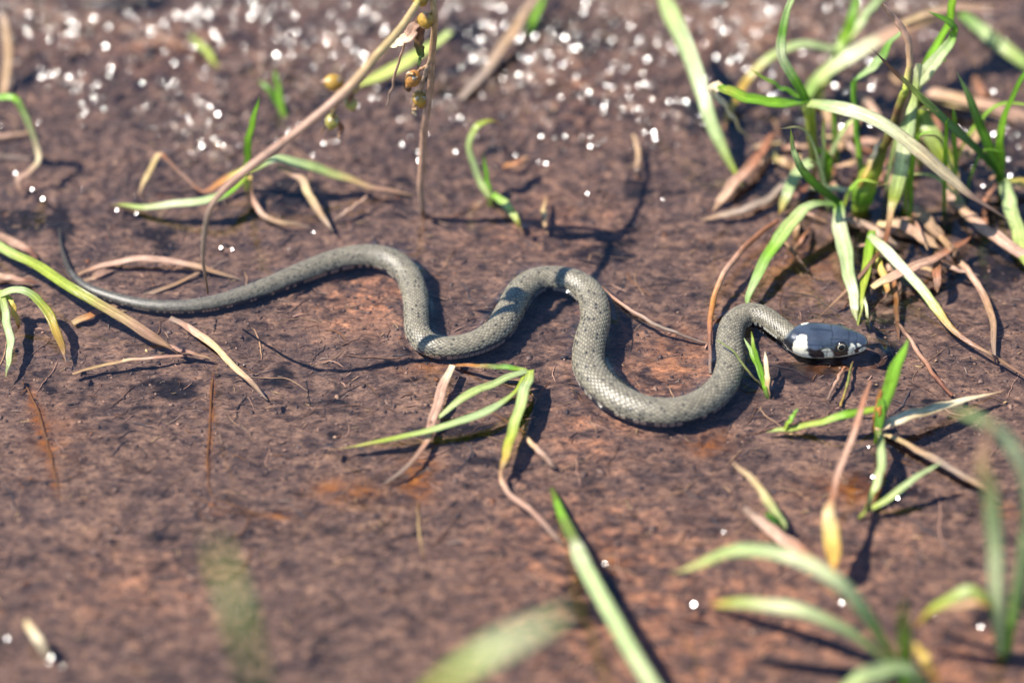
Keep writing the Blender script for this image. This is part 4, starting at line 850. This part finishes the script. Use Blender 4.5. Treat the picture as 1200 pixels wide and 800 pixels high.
def rootlets():
    rg = np.random.default_rng(33); n = 1000; m = 12
    x = rg.uniform(-0.21, 0.21, n); y = rg.uniform(-0.18, 0.23, n); ln = np.exp(rg.normal(math.log(0.012), 0.6, n)); w = rg.uniform(0.00018, 0.00065, n)
    a = rg.normal(0, 0.9, n)[:, None] + np.cumsum(rg.normal(0, 0.22, (n, m)), 1)
    px = x[:, None] + np.cumsum(np.cos(a), 1) * (ln / m)[:, None]; py = y[:, None] + np.cumsum(np.sin(a), 1) * (ln / m)[:, None]
    sdv = snake_dist(px, py); ok = sdv.min(1) > 0.0015; px, py, a, w, sdv = px[ok], py[ok], a[ok], w[ok], sdv[ok]; n = len(px)
    h = mud_h(px, py, sdv); hs = np.stack([h[:, max(0, k - 1):k + 2].mean(1) for k in range(m)], 1) + 0.0003
    tp = w[:, None] * np.sqrt(np.clip(1 - (np.linspace(-1, 1, m) ** 2)[None], 0.05, 1)); P = []
    for q, dz in ((-.5, 0), (0, .5), (.5, 0), (0, -.5)):
        P.append(np.stack([px - np.sin(a) * tp * q, py + np.cos(a) * tp * q, hs + dz * tp], -1))
    F = (grid_faces(m, 4, True)[None] + (np.arange(n) * m * 4)[:, None, None]).reshape(-1, 4)
    pal = np.array([C['black'], C['brown'], C['tan'], C['pink'], C['rust'], (.05, .045, .05)]); cc = np.repeat(pal[rg.choice(6, n, p=[.22, .2, .18, .18, .07, .15])] * rg.uniform(.7, 1.2, (n, 1)), m * 4, 0)
    link('rootlets', quad_mesh('rootlets', np.stack(P, 2).reshape(-1, 3), F, cc), M_LITTER, kind='stuff', label='fine dark rootlets and fibres lying on the mud', cat='rootlets')
rootlets()
# mat of dead leaf scraps under the clump behind the snake's head
rs = random.Random(5)
for i in range(46):
    u = rs.uniform(885, 1195); v = rs.uniform(95, 330) if u > 960 else rs.uniform(150, 300)
    a = rs.gauss(0.6, 0.9); L_ = rs.uniform(22, 62); hh = rs.uniform(-1.5, 3.5); w = rs.uniform(4, 12)
    pts = [(u - math.cos(a) * L_ / 2, v - math.sin(a) * L_ / 2, hh - 1.2, w * .5), (u + rs.uniform(-5, 5), v + rs.uniform(-4, 4), hh + rs.uniform(0, 2), w), (u + math.cos(a) * L_ / 2, v + math.sin(a) * L_ / 2, hh - 1.8, w * .5)]
    ck = rs.choice(['pink tan brown', 'red pink tan', 'brown red brown', 'straw tan grey', 'tan brown black', 'grey pink grey', 'olive tan brown'])
    tone = {'pink': 'pinkish', 'red': 'reddish', 'brown': 'dark brown', 'straw': 'straw coloured', 'tan': 'tan', 'grey': 'greyish', 'olive': 'olive'}[ck.split()[0]]
    lab = ('broad ' if w > 8 else 'narrow ') + tone + ' leaf scrap in the dead mat under the grass clump behind the head'
    single('dead_leaf', lab, 'dead leaf', rs.choice('rrrt') if w < 7 else 'r', pts, ck, group='dead leaf scraps in the mat under the grass clump')
GL = [(8, 22), (40, 20), (46, 12), (80, 20), (110, 22), (135, 20), (80, 40), (86, 38), (150, 16), (170, 32), (178, 34), (222, 18), (232, 10), (226, 22), (238, 16), (215, 20), (232, 32), (250, 38), (274, 18), (278, 8), (294, 20),
      (212, 54), (224, 68), (242, 80), (193, 98), (198, 102), (48, 80), (66, 84), (80, 90), (110, 118), (122, 128), (96, 122), (170, 125), (220, 135), (222, 144), (246, 125), (255, 134), (250, 162), (262, 170), (235, 165), (130, 80), (128, 88), (45, 143),
      (308, 56), (325, 35), (332, 42), (342, 50), (342, 64), (324, 64), (320, 10), (335, 8), (300, 8), (370, 45), (390, 65), (400, 35), (415, 58), (420, 70), (432, 5), (436, 18), (440, 20), (420, 25), (450, 38), (435, 115), (368, 78), (338, 156), (379, 168), (428, 12),
      (538, 8), (575, 6), (588, 10), (566, 28), (576, 34), (592, 30), (560, 48), (565, 60), (560, 72), (540, 79), (555, 68), (524, 8), (608, 48), (608, 56), (615, 70), (624, 68), (612, 84), (622, 88), (600, 88), (645, 68), (652, 85), (658, 97), (646, 96), (632, 60), (668, 70), (676, 42), (674, 48), (653, 34), (662, 44), (690, 108), (711, 100), (735, 100), (755, 98), (748, 48), (742, 60), (770, 50), (785, 56), (792, 60), (776, 76), (734, 80), (764, 116), (784, 119), (804, 119), (708, 20), (724, 18), (742, 28), (820, 135), (766, 155), (767, 163), (755, 155), (733, 130), (692, 160), (708, 125), (730, 128), (530, 140), (534, 178), (490, 178), (491, 188), (640, 191), (631, 190), (688, 227), (777, 233), (604, 182), (662, 160), (525, 115), (480, 160),
      (806, 24), (824, 34), (838, 28), (842, 25), (825, 52), (860, 53), (876, 46), (844, 45), (855, 73), (865, 68), (876, 80), (889, 20), (884, 34), (899, 35), (897, 8), (969, 10), (982, 13), (986, 14), (940, 62), (970, 68), (985, 48), (905, 87), (900, 95), (892, 100), (912, 108), (1014, 120), (1030, 124), (1012, 68), (978, 100), (1022, 95), (1075, 2), (1080, 45), (1158, 52), (1124, 118), (1152, 112), (1122, 150), (1130, 155), (1140, 196), (1150, 197), (1180, 150), (1176, 156), (1192, 158), (1194, 172), (1180, 195), (1184, 206), (1190, 200), (1152, 218), (1164, 220), (1122, 234), (1130, 253), (1146, 260), (912, 233), (880, 243), (902, 178), (908, 190), (985, 148), (986, 231), (970, 242), (1030, 276),
      (50, 233), (38, 222), (137, 246), (160, 250), (18, 203), (327, 222), (367, 272), (338, 292), (259, 290), (272, 292), (8, 748), (60, 769), (57, 775), (73, 781), (708, 660), (720, 734), (813, 708), (986, 706), (1046, 581), (1052, 583), (1023, 558), (1018, 523), (1149, 734), (1161, 754), (1098, 725), (848, 623), (902, 613)]
def sun_glints():
    """wet facets added as glints, tops tilted to mirror the sun into the camera"""
    rg = np.random.default_rng(11); V, F = [], []
    lst = [(u, v, 1.0) for u, v in GL]
    for u, v in GL:
        if v < 175:
            for _ in range(rg.integers(3, 8)): lst.append((u + rg.normal(0, 17), v + rg.normal(0, 11), rg.uniform(.5, .95)))
    for _ in range(230): lst.append((rg.uniform(0, 1) ** 1.15 * 930 - 10, abs(rg.normal(0, 34)) - 8, rg.uniform(.5, .95)))
    for _ in range(420):
        v = rg.uniform(-40, 230) if rg.random() < .95 else rg.uniform(230, 800)
        lst.append((rg.uniform(-60, 1260), v, 0.0))
    k = 0; ns = 10
    for u, v, on in lst:
        p0 = pix(u, v, -0.001); z = float(mud_h(np.array([p0[0]]), np.array([p0[1]]))[0])
        p = pix(u, v, max(z, -0.0002) + 0.0006)
        view = CAM - p; view /= np.linalg.norm(view); n = view + SUN; n /= np.linalg.norm(n)  # each top is aimed halfway between sun and camera so it glints
        sg = 0.012 if on == 1.0 else 0.040 if on > 0 else 0.30
        n = n + rg.normal(0, sg, 3); n /= np.linalg.norm(n)
        r = np.clip(np.exp(rg.normal(math.log(0.00040), 0.3)), 0.0002, 0.0008) * (1 if on else 0.8)
        x = np.cross(n, [0.2, 0.9, 0.1]); x /= np.linalg.norm(x); y = np.cross(n, x)
        el = rg.uniform(0.65, 1.0); ro = rg.uniform(0, 3.14); ph = np.arange(ns) * 2 * math.pi / ns
        dx = np.cos(ph) * r; dy = np.sin(ph) * r * el
        ex = dx * math.cos(ro) - dy * math.sin(ro); ey = dx * math.sin(ro) + dy * math.cos(ro)
        rad = 1 + rg.normal(0, 0.10, ns)
        for sc, dz in ((0.02, 0.0), (0.55, -0.0035), (0.85, -0.010), (1.0, -0.10), (1.25, -0.9), (1.35, -2.4)):
            ring = p + (np.outer(ex * rad, x) + np.outer(ey * rad, y)) * sc + n * (dz * r)
            if dz < -0.5: ring[:, 2] -= r * 0.8
            V.append(ring)
        F.append(grid_faces(6, ns, True) + k); k += 6 * ns
    me = quad_mesh('glint_facets', np.concatenate(V), np.concatenate(F))
    link('glint_facets', me, M_GLINT, kind='stuff', label='tiny added wet facets on the far bank, tilted to mirror the sun', cat='mud crumbs')
sun_glints()
